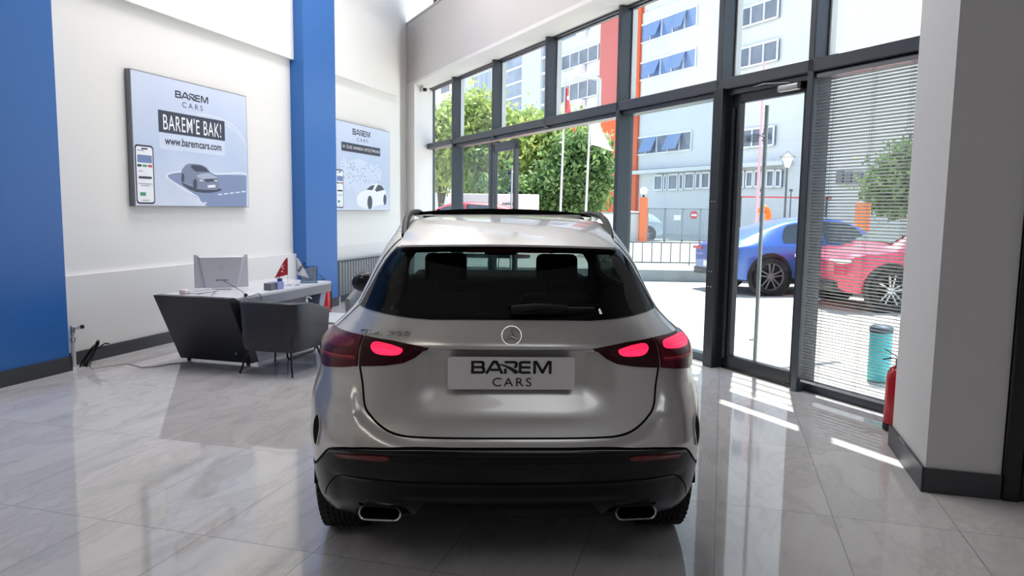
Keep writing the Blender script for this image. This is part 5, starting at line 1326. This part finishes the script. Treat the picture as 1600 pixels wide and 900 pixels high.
mb = MB(); flat_add(mb, text_verts('IMERSA', .01), r[1] - .1, r[0] + .1, r[2], r[3], 0, lambda a, b, o: (-.25, a, b)); mb.build('lettering', mat('sign_ink', (66, 70, 80), .6), w, clean=False)
# far blank wing behind the blind
bd1b = building('office_wing', 'tall blank white wing of the building behind the venetian blind', NB - 4, onF(1436, 60, NB - 4)[0], onF(1304, 60, NB - 4)[0], 15, BW, 10)
for q in ((1310, 268, 288, 1320, 268, 288), (1324, 268, 288, 1333, 268, 288), (1338, 268, 288, 1350, 268, 288), (1355, 267, 287, 1372, 267, 287)):
    w, r = bpart(bd1b, 'window', q, BGL)
bd1c = building('brick_building', 'greyish pink building glimpsed at the right edge of the venetian blind', NB + 8, onF(1475, 60, NB + 8)[0], onF(1437, 60, NB + 8)[0], 17, mat('pinkish_render', (176, 164, 160), .8, var=(3, (150, 140, 138))), 10)
bd2 = building('terracotta_strip', 'narrow terracotta strip of wall beside the white office block', NB - .3, onF(999, 100, NB - .3)[0], onF(985, 100, NB - .3)[0], 26, BOR, 1)
bd2b = building('recess_wing', 'dark glazed recess left of the terracotta strip', NB + 1, onF(986, 100, NB + 1)[0], onF(972, 100, NB + 1)[0], 22, BDK, 3)
bd3 = building('red_building', 'tall reddish rendered wall behind the flags', 38., onF(972, 100, 38)[0], onF(937, 100, 38)[0], 24, BRD, 3)
s_a, z_a = onF(940, 262, 37.5)
w, r = bpart((bd3[0], bd3[1], 38.), 'lower_wall', (932, 175, 330, 972, 175, 330), BOR, -.3, 0.1)
w, r = bpart((bd3[0], bd3[1], 38.), 'shop_sign', (922, 262, 272, 972, 256, 266), BLN, -1.6, -.3)
mb = MB(); flat_add(mb, text_verts('co', .03), r[1] - 1.2, r[1] - 3.2, r[2] + .15, r[3] - .05, 0, lambda a, b, o: (-1.62, a, b)); mb.build('lettering', mat('sign_ink', (66, 70, 80), .6), w, clean=False)
bd4 = building('white_building', 'white block with air conditioners between the blue-grey mullions behind the red flag', 42., onF(938, 100, 42)[0], onF(872, 100, 42)[0], 20.5, BW)
for q in ((880, 90, 112, 937, 67, 92), (879, 137, 162, 936, 118, 148), (880, 42, 60, 937, 15, 38)):
    w, r = bpart(bd4, 'window', q, BGL); mull(bd4, w, r, 4)
for x, y in ((913, 50), (911, 104), (911, 158)):
    w, r = bpart(bd4, 'air_conditioner', (x - 5, y, y + 10, x + 5, y - 3, y + 8), BLN, -.6, -.1)
TG = mat('tower_glass', (118, 134, 160), .15, spec=.7, var=(.2, (160, 170, 186)))
bd5 = building('glass_tower', 'blue-grey glazed tower with white floor bands seen over the trees', 60., onF(872, 100, 60)[0], onF(780, 100, 60)[0], 40, TG)
for z in [6 + 2.6 * k for k in range(13)]:
    mb = MB(); L_ = abs(onF(872, 100, 60)[0] - onF(790, 100, 60)[0]) / 2; mb.box(-.3, 0, -L_, L_, z, z + .35); mb.build('floor_band', BLN, bd5[0])
w, r = bpart(bd5, 'white_corner', (820, 60, 330, 850, 40, 330), BW, -.5, 0)
bd6 = building('distant_tower', 'pale tower with glazed left side over the trees at the far left', 60., onF(770, 100, 60)[0], onF(716, 100, 60)[0], 34, BW)
for q in ((742, 120, 250, 766, 110, 250),):
    w, r = bpart(bd6, 'glazing', q, TG); mull(bd6, w, r, 3)
bd7 = building('grey_building', 'white block with dark windows seen through the narrow end window', 48., onF(712, 100, 48)[0], onF(668, 100, 48)[0], 17, BW)
for q in ((690, 135, 146, 702, 132, 144), (690, 158, 178, 702, 155, 176)):
    w, r = bpart(bd7, 'window', q, BGL)

# boundary wall, gate pillars, mesh gate
def plainbox(name, cat, label, px0, px1, Y, ytop, m, th=.3, z0=-.02, extra=None):
    a = at_depth(px0, 330, Y); b = at_depth(px1, 330, Y); zt = at_depth((px0 + px1) / 2, ytop, Y).z
    t = thing(name, label, cat, ((a.x + b.x) / 2, Y, 0)); w = abs(b.x - a.x) / 2
    return t, w, zt
t, w, zt = plainbox('boundary_wall', 'wall', 'low white boundary wall across the street, left of the orange gate pillar', 940, 1000, 37.5, 334, BW)
MB().rbox(-w, w, 0, .3, -.02, zt, .02, 1).build('wall', BW, t); MB().rbox(-w, w, -.04, .34, zt, zt + .08, .01, 1).build('coping', CONC, t)
ORG_ = mat('orange_paint', (240, 120, 60), .6)
t, w, zt = plainbox('gate_pillar', 'pillar', 'orange gate pillar with white globe lamp', 1000, 1012, 37.2, 308, ORG_)
MB().rbox(-w, w, 0, .45, -.02, zt, .02, 1).build('pillar', ORG_, t); lg = MB().lathe([(.06, zt), (.06, zt + .12), (.001, zt + .12)], 12, Matrix.Translation((0, .2, 0))).build('lamp_base', BLACK, t); MB().sphere((0, .2, zt + .30), .20, 14, 10).build('lamp_globe', mat('globe_white', (236, 238, 232), .4), t)
t, w, zt = plainbox('gate_pillar', 'pillar', 'short orange post below the white flag', 908, 915, 30., 310, ORG_)
MB().rbox(-w, w, 0, .25, -.02, zt, .02, 1).build('pillar', ORG_, t)
t, w, zt = plainbox('gate_pillar', 'pillar', 'orange pillar behind the venetian blind, above the pink-red car', 1342, 1361, 24., 316, ORG_)
MB().rbox(-w, w, 0, .3, .20, zt, .02, 1).build('pillar', ORG_, t)
MESHM = mat('mesh_grey', (140, 150, 156), .6)
t, w, zt = plainbox('mesh_gate', 'gate', 'grey wire mesh sliding gate with two small signs across the street', 1012, 1150, 38., 329, MESHM)
zt += .1
for x in np.linspace(-w, w, 6): mb = MB(); mb.box(x - .04, x + .04, 0, .08, 0, zt); mb.build('post', MESHM, t)
mb = MB(); mb.box(-w, w, 0, .06, zt - .06, zt); mb.box(-w, w, 0, .06, .1, .16)
for i in range(60): x = -w + 2 * w * i / 59; mb.box(x - .008, x + .008, .02, .035, .1, zt)
for i in range(18): z = .15 + (zt - .2) * i / 17; mb.box(-w, w, .02, .035, z - .006, z + .006)
mb.build('mesh_panel', MESHM, t)
sx = at_depth(1058, 340, 38).x - t.location.x; MB().box(sx - .17, sx + .17, -.03, -.01, at_depth(1058, 344, 38).z, at_depth(1058, 336, 38).z).build('sign', BLN, t)
sx = at_depth(1084, 336, 38).x - t.location.x; so = MB().lathe([(.20, -.02), (.20, .0)], 20, Matrix.Translation((sx, -.03, at_depth(1084, 336, 38).z)) @ Matrix.Rotation(math.pi / 2, 4, 'X')).build('round_sign', mat('sign_red', (200, 60, 70), .5), t)
MB().box(sx - .14, sx + .14, -.06, -.051, at_depth(1084, 337.5, 38).z, at_depth(1084, 334.5, 38).z).build('bar', BLN, so)

# white sign wall
t, w, zt = plainbox('sign_wall', 'wall', 'long white wall with faint lettering in front of the trees', 700, 842, 25., 303, BW)
MB().rbox(-w, w, 0, .4, -.02, zt, .02, 1).build('wall', mat('sign_wall_white', (232, 228, 224), .8), t)
mb = MB(); a = at_depth(784, 320, 25).x - t.location.x; b = at_depth(808, 320, 25).x - t.location.x; flat_add(mb, text_verts('AMBENS', .02), a, b, at_depth(796, 320.5, 25).z, at_depth(796, 316.5, 25).z, 0, lambda p, q, o: (p, -.01, q)); mb.build('lettering', mat('sign_ink', (66, 70, 80), .6), t, clean=False)

# poles, flags and lamps
POLE = mat('pole_white', (200, 204, 208), .4, metal=.2)
def pole(name, cat, label, px, ytop, Y, r=.05, m=POLE, lean=0.):
    p = at_depth(px, ytop, Y); t = thing(name, label, cat, (p.x + lean, Y, 0)); mb = MB(); mb.tube([(0, 0, -.02), (-lean, 0, p.z)], [r, r * .7], 10); mb.build('pole', m, t); return t, p.z
def cloth(t, pts, m, name='flag'):
    """pts: grid corner polygon (top-left, top-right, bottom-right, bottom-left) local"""
    a, b, c, d = (Vector(q) for q in pts); n = 14; vs = []; fs = []
    for j in range(n + 1):
        for i in range(n + 1):
            u = i / n; v = j / n; p = (a * (1 - u) + b * u) * (1 - v) + (d * (1 - u) + c * u) * v; p.y += .16 * math.sin(u * 6 + v * 3) * (.3 + u); vs.append(tuple(p))
    for j in range(n):
        for i in range(n): fs.append((j * (n + 1) + i, j * (n + 1) + i + 1, (j + 1) * (n + 1) + i + 1, (j + 1) * (n + 1) + i))
    mb = MB(); mb.add(vs, fs, None, True); o = mb.build(name, m, t); sf = o.modifiers.new('thickness', 'SOLIDIFY'); sf.thickness = .01; return o
def L3(t, px, py, Y): p = at_depth(px, py, Y); return (p.x - t.location.x, 0, p.z)
t, z = pole('flagpole', 'flagpole', 'white flagpole with a narrow hanging red flag', 884, 122, 25., .045, POLE, -.12)
fl_ = cloth(t, [L3(t, 884.5, 132, 25), L3(t, 887, 140, 25), L3(t, 894, 180, 25), L3(t, 883, 176, 25)], mat('flag_red_outdoor', (226, 84, 84), .7), 'flag'); cloth(t, [L3(t, 893, 178, 25), L3(t, 897, 180, 25), L3(t, 899, 206, 25), L3(t, 896, 206, 25)], mat('flag_red_outdoor', (226, 84, 84), .7), 'flag_tail')
mb = MB(); c_ = L3(t, 887.5, 154, 25); mb.sphere((c_[0], -.15, c_[2]), (.05, .01, .08), 10, 6); mb.build('emblem', FW, fl_)
t, z = pole('flagpole', 'flagpole', 'white flagpole flying a large white flag', 922, 186, 24., .045, POLE, -.1)
wf = cloth(t, [L3(t, 922.5, 189, 24), L3(t, 934, 192, 24), L3(t, 959, 236, 24), L3(t, 923, 226, 24)], mat('flag_white_outdoor', (240, 236, 236), .7))
mb = MB(); p0 = Vector(L3(t, 938, 214, 24)); flat_add(mb, text_verts('BA', .01), 0, .33, 0, .16, 0, lambda a, b, o: (p0.x + a, -.22, p0.z + b - a * .3)); mb.build('lettering', mat('faint_grey', (190, 180, 184), .7), wf, clean=False)
t, z = pole('street_light', 'street light', 'tall grey street light with one arm behind the white flag', 937, 124, 29., .10, POLE)
mb = MB(); mb.tube([(0, 0, z), L3(t, 920, 122.5, 29), L3(t, 906, 121, 29)], [.06, .04, .04], 8); mb.build('arm', POLE, t); q = L3(t, 908, 121.5, 29); MB().rbox(q[0] - .25, q[0] + .22, -.09, .09, q[2] - .05, q[2] + .04, .02, 2).build('lamp_head', POLE, t)
t, z = pole('striped_pole', 'pole', 'thin pink and white pole seen through the glass door', 1194, 96, 21., .045, mat('pole_pink', (238, 176, 186), .4), -.0)
GP = mat('lamp_post_grey', (78, 86, 92), .5)
t, z = pole('street_lamp', 'street lamp', 'grey street lamp with glass lantern above the blue car', 1230, 262, 24., .045, GP)
mb = MB(); mb.lathe([(.05, z), (.07, z + .02), (.17, z + .32), (.15, z + .36), (.001, z + .36)], 16, cap=False); mb.build('lantern', mat('lantern_glass', (232, 234, 232), .2), t)
mb = MB(); mb.lathe([(.27, z + .33), (.14, z + .42), (.06, z + .46), (.03, z + .52), (.001, z + .54)], 16, cap=False); mb.build('lantern_cap', GP, t)
for px in (1190, 1236): t, z = pole('chain_post', 'post', ('thin grey chain post left of the street lamp' if px < 1200 else 'thin grey chain post right of the street lamp'), px, 300, 27., .035, GP); MB().sphere((0, 0, z + .06), .07, 10, 8).build('knob', GP, t)
a = at_depth(1150, 307, 35); b = at_depth(1300, 309, 35); mb = MB(); mb.box(-abs(b.x - a.x) / 2, abs(b.x - a.x) / 2, 0, .06, a.z - .05, a.z + .02)
o = thing('barrier', 'long red barrier rail across the street behind the lamp post', 'barrier', ((a.x + b.x) / 2, 35, 0)); mb.build('rail', mat('barrier_red', (206, 84, 92), .5), o)
for f in (-.9, .9): mb = MB(); mb.box(f * abs(b.x - a.x) / 2 - .05, f * abs(b.x - a.x) / 2 + .05, 0, .06, 0, a.z); mb.build('post', GP, o)
# orange bent vent pipe
p = at_depth(1196, 350, 18.6); zt = at_depth(1194, 326, 18.6).z; t = thing('vent_pipe', 'bright orange bent vent pipe behind the blue car roof', 'pipe', (p.x + .06, 18.6, .2))
mb = MB(); mb.tube([(0, 0, 0), (0, 0, zt - .35), (-.03, 0, zt - .24), (-.10, 0, zt - .19), (-.18, -.02, zt - .22), (-.20, -.03, zt - .32)], .085, 14); mb.build('pipe', mat('orange_plastic', (250, 132, 40), .5), t)
# teal bin behind the blind
q = pF(5.02 - .12, 6.42); t = thing('floor_bin', 'teal cylindrical bin outside behind the blind', 'bin', pF(4.93, 6.45), RF)
MB().lathe([(.10, 0), (.105, .02), (.105, .46), (.10, .48)], 24).build('body', mat('teal_plastic', (60, 176, 190), .4), t); MB().lathe([(.11, .48), (.11, .53), (.08, .55), (.001, .55)], 24).build('lid', mat('dark_blue_lid', (40, 60, 84), .5), t)
t = thing('traffic_cone', 'small red and white traffic cone beside the white boundary wall', 'cone', at_depth(973, 368, 33)); t.location.z = 0
mb = MB(); mb.lathe([(.14, .03), (.03, .75), (.001, .75)], 14, cap=False); mb.rbox(-.2, .2, -.2, .2, 0, .04, .01, 1); mb.build('cone', mat('cone_red', (226, 70, 60), .5), t); MB().lathe([(.105, .30), (.078, .45)], 14, cap=False).build('stripe', BLN, t)

# trees
LG = foliage_mat('leaves_light', (196, 208, 122), (122, 152, 78)); LD = foliage_mat('leaves_dark', (140, 172, 108), (76, 112, 66)); BARK = mat('bark', (92, 78, 64), .9, bump=(8, .5))
def tree(label, x, Y, blobs, nleaf, m, size=.16, seed=1, trunk=2.0, name='leafy_tree'):
    t = thing(name, label, 'tree', (x, Y, 0)); R_ = random.Random(seed); rs = np.random.RandomState(seed)
    mb = MB(); mb.tube([(0, 0, -.02), (.1, .05, trunk * .6), (0, 0, trunk)], [.16, .13, .08], 10)
    for b in blobs: mb.tube([(0, 0, trunk * .7), (b[0] * .6, b[1] * .5, (b[2] + trunk) * .5), (b[0], b[1], b[2])], [.07, .05, .02], 6)
    mb.build('trunk', BARK, t)
    vol = np.array([b[3] * b[4] for b in blobs]); vol = vol / vol.sum(); nleaf = int(nleaf * 1.5); size = size * .68; vs = np.zeros((nleaf * 4, 3)); ids = rs.choice(len(blobs), nleaf, p=vol)
    B = np.array(blobs)[ids]; d = rs.normal(size=(nleaf, 3)); d /= np.linalg.norm(d, axis=1)[:, None]; rad = rs.uniform(.45, 1.0, nleaf) ** .6; rad *= 1 + .30 * rs.normal(size=nleaf)
    c = B[:, :3] + d * rad[:, None] * np.stack([B[:, 3], B[:, 3] * .9, B[:, 4]], -1)
    a = rs.normal(size=(nleaf, 3)); a /= np.linalg.norm(a, axis=1)[:, None]; b2 = np.cross(a, rs.normal(size=(nleaf, 3))); b2 /= np.linalg.norm(b2, axis=1)[:, None]
    s = size * rs.uniform(.6, 1.5, nleaf)[:, None]
    vs[0::4] = c - a * s; vs[1::4] = c + b2 * s * .5; vs[2::4] = c + a * s; vs[3::4] = c - b2 * s * .5
    me = bpy.data.meshes.new('foliage'); me.from_pydata(vs.tolist(), [], [(4 * i, 4 * i + 1, 4 * i + 2, 4 * i + 3) for i in range(nleaf)]); me.materials.append(m); o = bpy.data.objects.new('foliage', me); COL.objects.link(o); o.parent = t; return t
def bl(px, py, Y, rx, rz, x0): p = at_depth(px, py, Y); return (p.x - x0, 0, p.z, rx, rz)
Y = 29.; x0 = at_depth(845, 330, Y).x
tree('broad yellow-green tree seen through the open doorway', x0, Y, [bl(835, 240, Y, 1.5, 1.2, x0), bl(870, 220, Y, 1.3, 1.0, x0), bl(820, 270, Y, 1.2, 1.2, x0), bl(860, 265, Y, 1.4, 1.2, x0), bl(850, 215, Y, 1.0, .7, x0), bl(895, 240, Y, 1.1, 1.1, x0)], 9000, LG, .17, 2)
Y = 27.; x0 = at_depth(905, 330, Y).x
tree('darker dense tree between the two flagpoles', x0, Y, [bl(900, 265, Y, 1.1, 1.1, x0), bl(925, 285, Y, .8, 1.0, x0), bl(890, 295, Y, 1.2, .9, x0), bl(915, 245, Y, .9, .9, x0)], 7000, LD, .15, 3)
Y = 30.; x0 = at_depth(750, 330, Y).x
tree('bright green tree seen through the sliding door panes', x0, Y, [bl(740, 200, Y, 1.1, 1.2, x0), bl(755, 190, Y, .9, 1.0, x0), bl(735, 235, Y, 1.3, 1.3, x0), bl(765, 240, Y, 1.3, 1.3, x0), bl(790, 255, Y, 1.1, 1.2, x0), bl(800, 215, Y, .9, .9, x0), bl(825, 200, Y, .8, .7, x0), bl(760, 285, Y, 1.4, .9, x0)], 11000, LG, .17, 5)
Y = 31.; x0 = at_depth(688, 330, Y).x
tree('pale green tree filling the narrow end window', x0, Y, [bl(685, 205, Y, .9, .9, x0), bl(700, 230, Y, 1.1, 1.2, x0), bl(680, 250, Y, 1.1, 1.1, x0), bl(715, 205, Y, .9, 1.2, x0)], 6000, LG, .17, 7)
Y = 30.; x0 = at_depth(1400, 330, Y).x
tree('green tree glimpsed through the venetian blind', x0, Y, [bl(1400, 285, Y, 1.2, 1.0, x0), bl(1425, 265, Y, 1.1, 1.2, x0), bl(1385, 300, Y, .9, .8, x0), bl(1420, 310, Y, 1.2, .8, x0)], 5000, LD, .17, 9)
# bushes behind the sign wall
Y = 26.5
for i, px in enumerate((790, 858, 880)):
    x0 = at_depth(px, 330, Y).x
    tree(('dark bush behind the sliding door pane', 'dark bush right of the white sign wall', 'dark bush at the foot of the red flag pole')[i], x0, Y, [bl(px, 300, Y, .8, .8, x0), bl(px + 10, 315, Y, .7, .7, x0)], 2200, LD, .12, 20 + i, .8, 'bush')

# ---- parked cars
def parked_car(name, label, loc, az, st, paint, W=.92, wr=.36, wheels=(.85, 3.55), dark=False, win=None, dlo=None, clad=True, side=1, wscreen=None):
    """stations: y, z bottom, z belt, z top, half width, half width of the roof"""
    t = thing(name, label, 'car', loc, -az); st = np.array(st, float); ys = np.linspace(st[0, 0], st[-1, 0], 60)
    Cc = np.stack([np.interp(ys, st[:, 0], st[:, k]) for k in range(6)], -1)
    for k in range(1, 6): Cc[:, k] = np.convolve(np.pad(Cc[:, k], 2, 'edge'), [.1, .2, .4, .2, .1], 'valid')
    def sec(c):
        y, zb, zl, zt, w, rw = c; h = zl - zb
        return [(0, zt), (rw * .6, zt - .005), (rw * .92, zt - .03), (rw, zt - .06 if zt - zl > .1 else zt - .02), (rw + (w * .96 - rw) * .5, zl + (zt - zl) * .42), (w * .965, zl + .01), (w, zl - .05), (w, zb + h * .55), (w * .985, zb + h * .25), (w * .96, zb + .03), (w * .8, zb)]
    vs = []; fs = []; m = 21
    for c in Cc:
        S_ = sec(c); P_ = [(x, c[0], z) for x, z in S_] + [(-x, c[0], z) for x, z in S_[1:]][::-1]; vs += P_
    # order: centre, right side down, then left side up
    for i in range(len(ys) - 1):
        for k in range(m): fs.append((i * m + k, i * m + (k + 1) % m, (i + 1) * m + (k + 1) % m, (i + 1) * m + k))
    fs.append(tuple(range(m))); fs.append(tuple((len(ys) - 1) * m + k for k in range(m))[::-1])
    mb = MB(); mb.add(vs, fs, None, True); mb.build('body', paint, t)
    DG = mat('car_glass_dark', (40, 50, 58), .08, spec=.7) if not win or len(win) < 6 else win[5]
    def onbody(y, f, sg, off=.006):
        c = [np.interp(y, ys, Cc[:, k]) for k in range(6)]; S_ = sec(c); a, b, d = S_[5], S_[4], S_[3]
        x, z = (a[0] + (b[0] - a[0]) * f * 2, a[1] + (b[1] - a[1]) * f * 2) if f < .5 else (b[0] + (d[0] - b[0]) * (f - .5) * 2, b[1] + (d[1] - b[1]) * (f - .5) * 2)
        return (sg * (x + off), y, z + off * .4)
    for sg in (-1, 1):
        for (y0, y1, fa, fb) in win[:5]:
            n = 10; g = MB(); vv = []
            for i in range(n + 1):
                y = y0 + (y1 - y0) * i / n; e = min(1, min(i, n - i) / 2 + (fa if i < n / 2 else fb)); 
                for j in range(5): vv.append(onbody(y, .10 + .86 * e * j / 4, sg))
            ff = [(i * 5 + j, i * 5 + j + 1, (i + 1) * 5 + j + 1, (i + 1) * 5 + j) for i in range(n) for j in range(4)]
            g.add(vv, ff, None, True); g.build('side_window', DG, t)
        for y in wheels:
            if clad:
                g = MB(); g.lathe([(wr + .02, -.02), (wr + .02, .02), (wr + .10, .015), (wr + .10, -.02)], 32, Matrix.Translation((sg * (W - .01), y, wr)) @ Matrix.Rotation(sg * math.pi / 2, 4, 'Y'), cap=False); g.build('arch_cladding', PLAST, t)
            g = MB(); g.lathe([(.001, -.01), (wr + .03, -.01), (wr + .03, .008), (.001, .008)], 32, Matrix.Translation((sg * (W * .992), y, wr)) @ Matrix.Rotation(sg * math.pi / 2, 4, 'Y'), cap=False); g.build('wheel_well', SEAM, t)
    mb = MB(); mb.box(-W * .97, W * .97, wheels[0] + .4, wheels[1] - .4, st[2, 1] - .03, st[2, 1] + .09); mb.build('sill', PLAST, t)
    global _wd
    for i, (x, y) in enumerate([(sg * (W - .045), y) for sg in (1, -1) for y in wheels]): place_wheel(dark, t, x, y, wr, False)
    return t, onbody, Cc, ys, sec
wdark = make_wheel(.37, .22, 5, True, 40); wlight = make_wheel(.36, .22, 5, False, 40)
PB = paint_mat('blue_paint', (52, 92, 172), .3); PP = paint_mat('pink_red_paint', (214, 52, 88), .3); _mats['x1'] = PP
PP.node_tree.nodes['Principled BSDF'].inputs['Metallic'].default_value = .2; PB.node_tree.nodes['Principled BSDF'].inputs['Metallic'].default_value = .35
coupe = [(0, .38, .86, .93, .70, .55), (.08, .30, .92, 1.02, .84, .62), (.35, .26, .96, 1.10, .92, .66), (.75, .25, .98, 1.27, .93, .64), (1.3, .24, .99, 1.46, .93, .62), (1.9, .24, .98, 1.55, .93, .62), (2.5, .24, .97, 1.55, .93, .62), (3.0, .24, .96, 1.40, .93, .62), (3.45, .25, .96, 1.10, .93, .70), (4.1, .26, .90, .98, .91, .74), (4.45, .30, .78, .86, .84, .66), (4.6, .38, .68, .72, .66, .55)]
az = math.radians(80)
hd = Vector((math.sin(az), math.cos(az), 0)); rgt = Vector((math.cos(az), -math.sin(az), 0)); wc = Vector((5.12, 14.75, 0)) - rgt * .83 - hd * .85
t, ob, Cc, ys_, sec = parked_car('blue_car', 'blue coupe-roofed electric car parked outside behind the glass door', wc, az, coupe, PB, .93, .37, (.85, 3.7), wdark, [(1.15, 2.0, .35, 1), (2.08, 3.0, 1, .4)])
for sg in (-1, 1):
    mb = MB(); mb.rbox(sg * .62 - .22, sg * .62 + .22, -.035, .10, .84, .90, .015, 2) ; mb.build('tail_lamp', mat('tail_red', (190, 30, 50), .2), t)
MB().rbox(-.26, .26, -.035, .0, .50, .62, .006, 1).build('licence_plate', BLN, t); MB().rbox(-.78, .78, -.025, .15, .30, .46, .03, 2).build('bumper', PLAST, t)
hat = [(0, .40, .74, .82, .66, .55), (.10, .30, .84, .94, .84, .66), (.40, .27, .94, 1.02, .91, .70), (.95, .25, .98, 1.10, .93, .72), (1.35, .24, 1.0, 1.32, .93, .66), (1.8, .24, 1.0, 1.56, .93, .62), (2.5, .24, 1.02, 1.62, .93, .62), (3.3, .24, 1.04, 1.58, .93, .60), (3.9, .26, 1.06, 1.40, .91, .58), (4.25, .30, 1.0, 1.12, .86, .56), (4.35, .38, .92, .96, .74, .50)]
az = math.radians(-94); az2 = az + math.pi   # stations run from the nose, so the model is placed nose first
hd = Vector((math.sin(az2), math.cos(az2), 0)); rgt = Vector((math.cos(az2), -math.sin(az2), 0)); wc = Vector((6.36, 12.45, 0)) - rgt * .84 - hd * .88
t, ob, Cc, ys_, sec = parked_car('pink_red_car', 'bright pink-red crossover parked outside behind the venetian blind', wc, az2, hat, PP, .93, .36, (.88, 3.5), wlight, [(1.5, 2.35, .3, 1), (2.42, 3.3, 1, .8)])
for sg in (-1, 1):
    mb = MB(); mb.rbox(sg * .66 - .20, sg * .66 + .20, .02, .22, .80, .86, .015, 2); mb.build('headlamp', BLN, t)
MB().rbox(-.74, .74, -.02, .16, .30, .52, .04, 2).build('bumper', PLAST, t); mb = MB(); n = 10; vv = []
for i in range(9):
    y = 1.02 + .78 * i / 8; c = [np.interp(y, ys_, Cc[:, k]) for k in range(6)]
    for j in range(7): x = (-1 + 2 * j / 6) * c[5] * .88; vv.append((x, y, c[3] + .008 - .012 * (x / c[5]) ** 2))
mb.add(vv, [(i * 7 + j, i * 7 + j + 1, (i + 1) * 7 + j + 1, (i + 1) * 7 + j) for i in range(8) for j in range(6)], None, True); mb.build('windscreen', mat('car_glass_pale', (96, 106, 106), .15, spec=.4), t)
# pale car beyond the gate and red vehicle beyond the fence
PWt = paint_mat('pale_blue_paint', (190, 206, 222), .35); PWt.node_tree.nodes['Principled BSDF'].inputs['Metallic'].default_value = .1
p = at_depth(1022, 372, 40.5); parked_car('pale_car', 'pale blue-white car parked beyond the mesh gate', (p.x - 3.9, 41.2, 0), math.radians(90), coupe[:0] + hat[::-1] if 0 else hat, PWt, .93, .36, (.88, 3.5), wlight, [(1.5, 2.35, .3, 1), (2.42, 3.3, 1, .8)])[0]
PRd = paint_mat('red_paint', (196, 40, 56), .35); PRd.node_tree.nodes['Principled BSDF'].inputs['Metallic'].default_value = .1
p = at_depth(690, 325, 22.5); parked_car('red_car', 'red car parked beyond the narrow end window', (p.x - 1.6, 22.6, .22), math.radians(92), hat, PRd, .93, .36, (.88, 3.5), wlight, [(1.5, 2.35, .3, 1), (2.42, 3.3, 1, .8)])
for w_ in (wdark, wlight):
    for ch in list(w_.children):
        for g in list(ch.children): bpy.data.objects.remove(g)
        bpy.data.objects.remove(ch)
    bpy.data.objects.remove(w_)
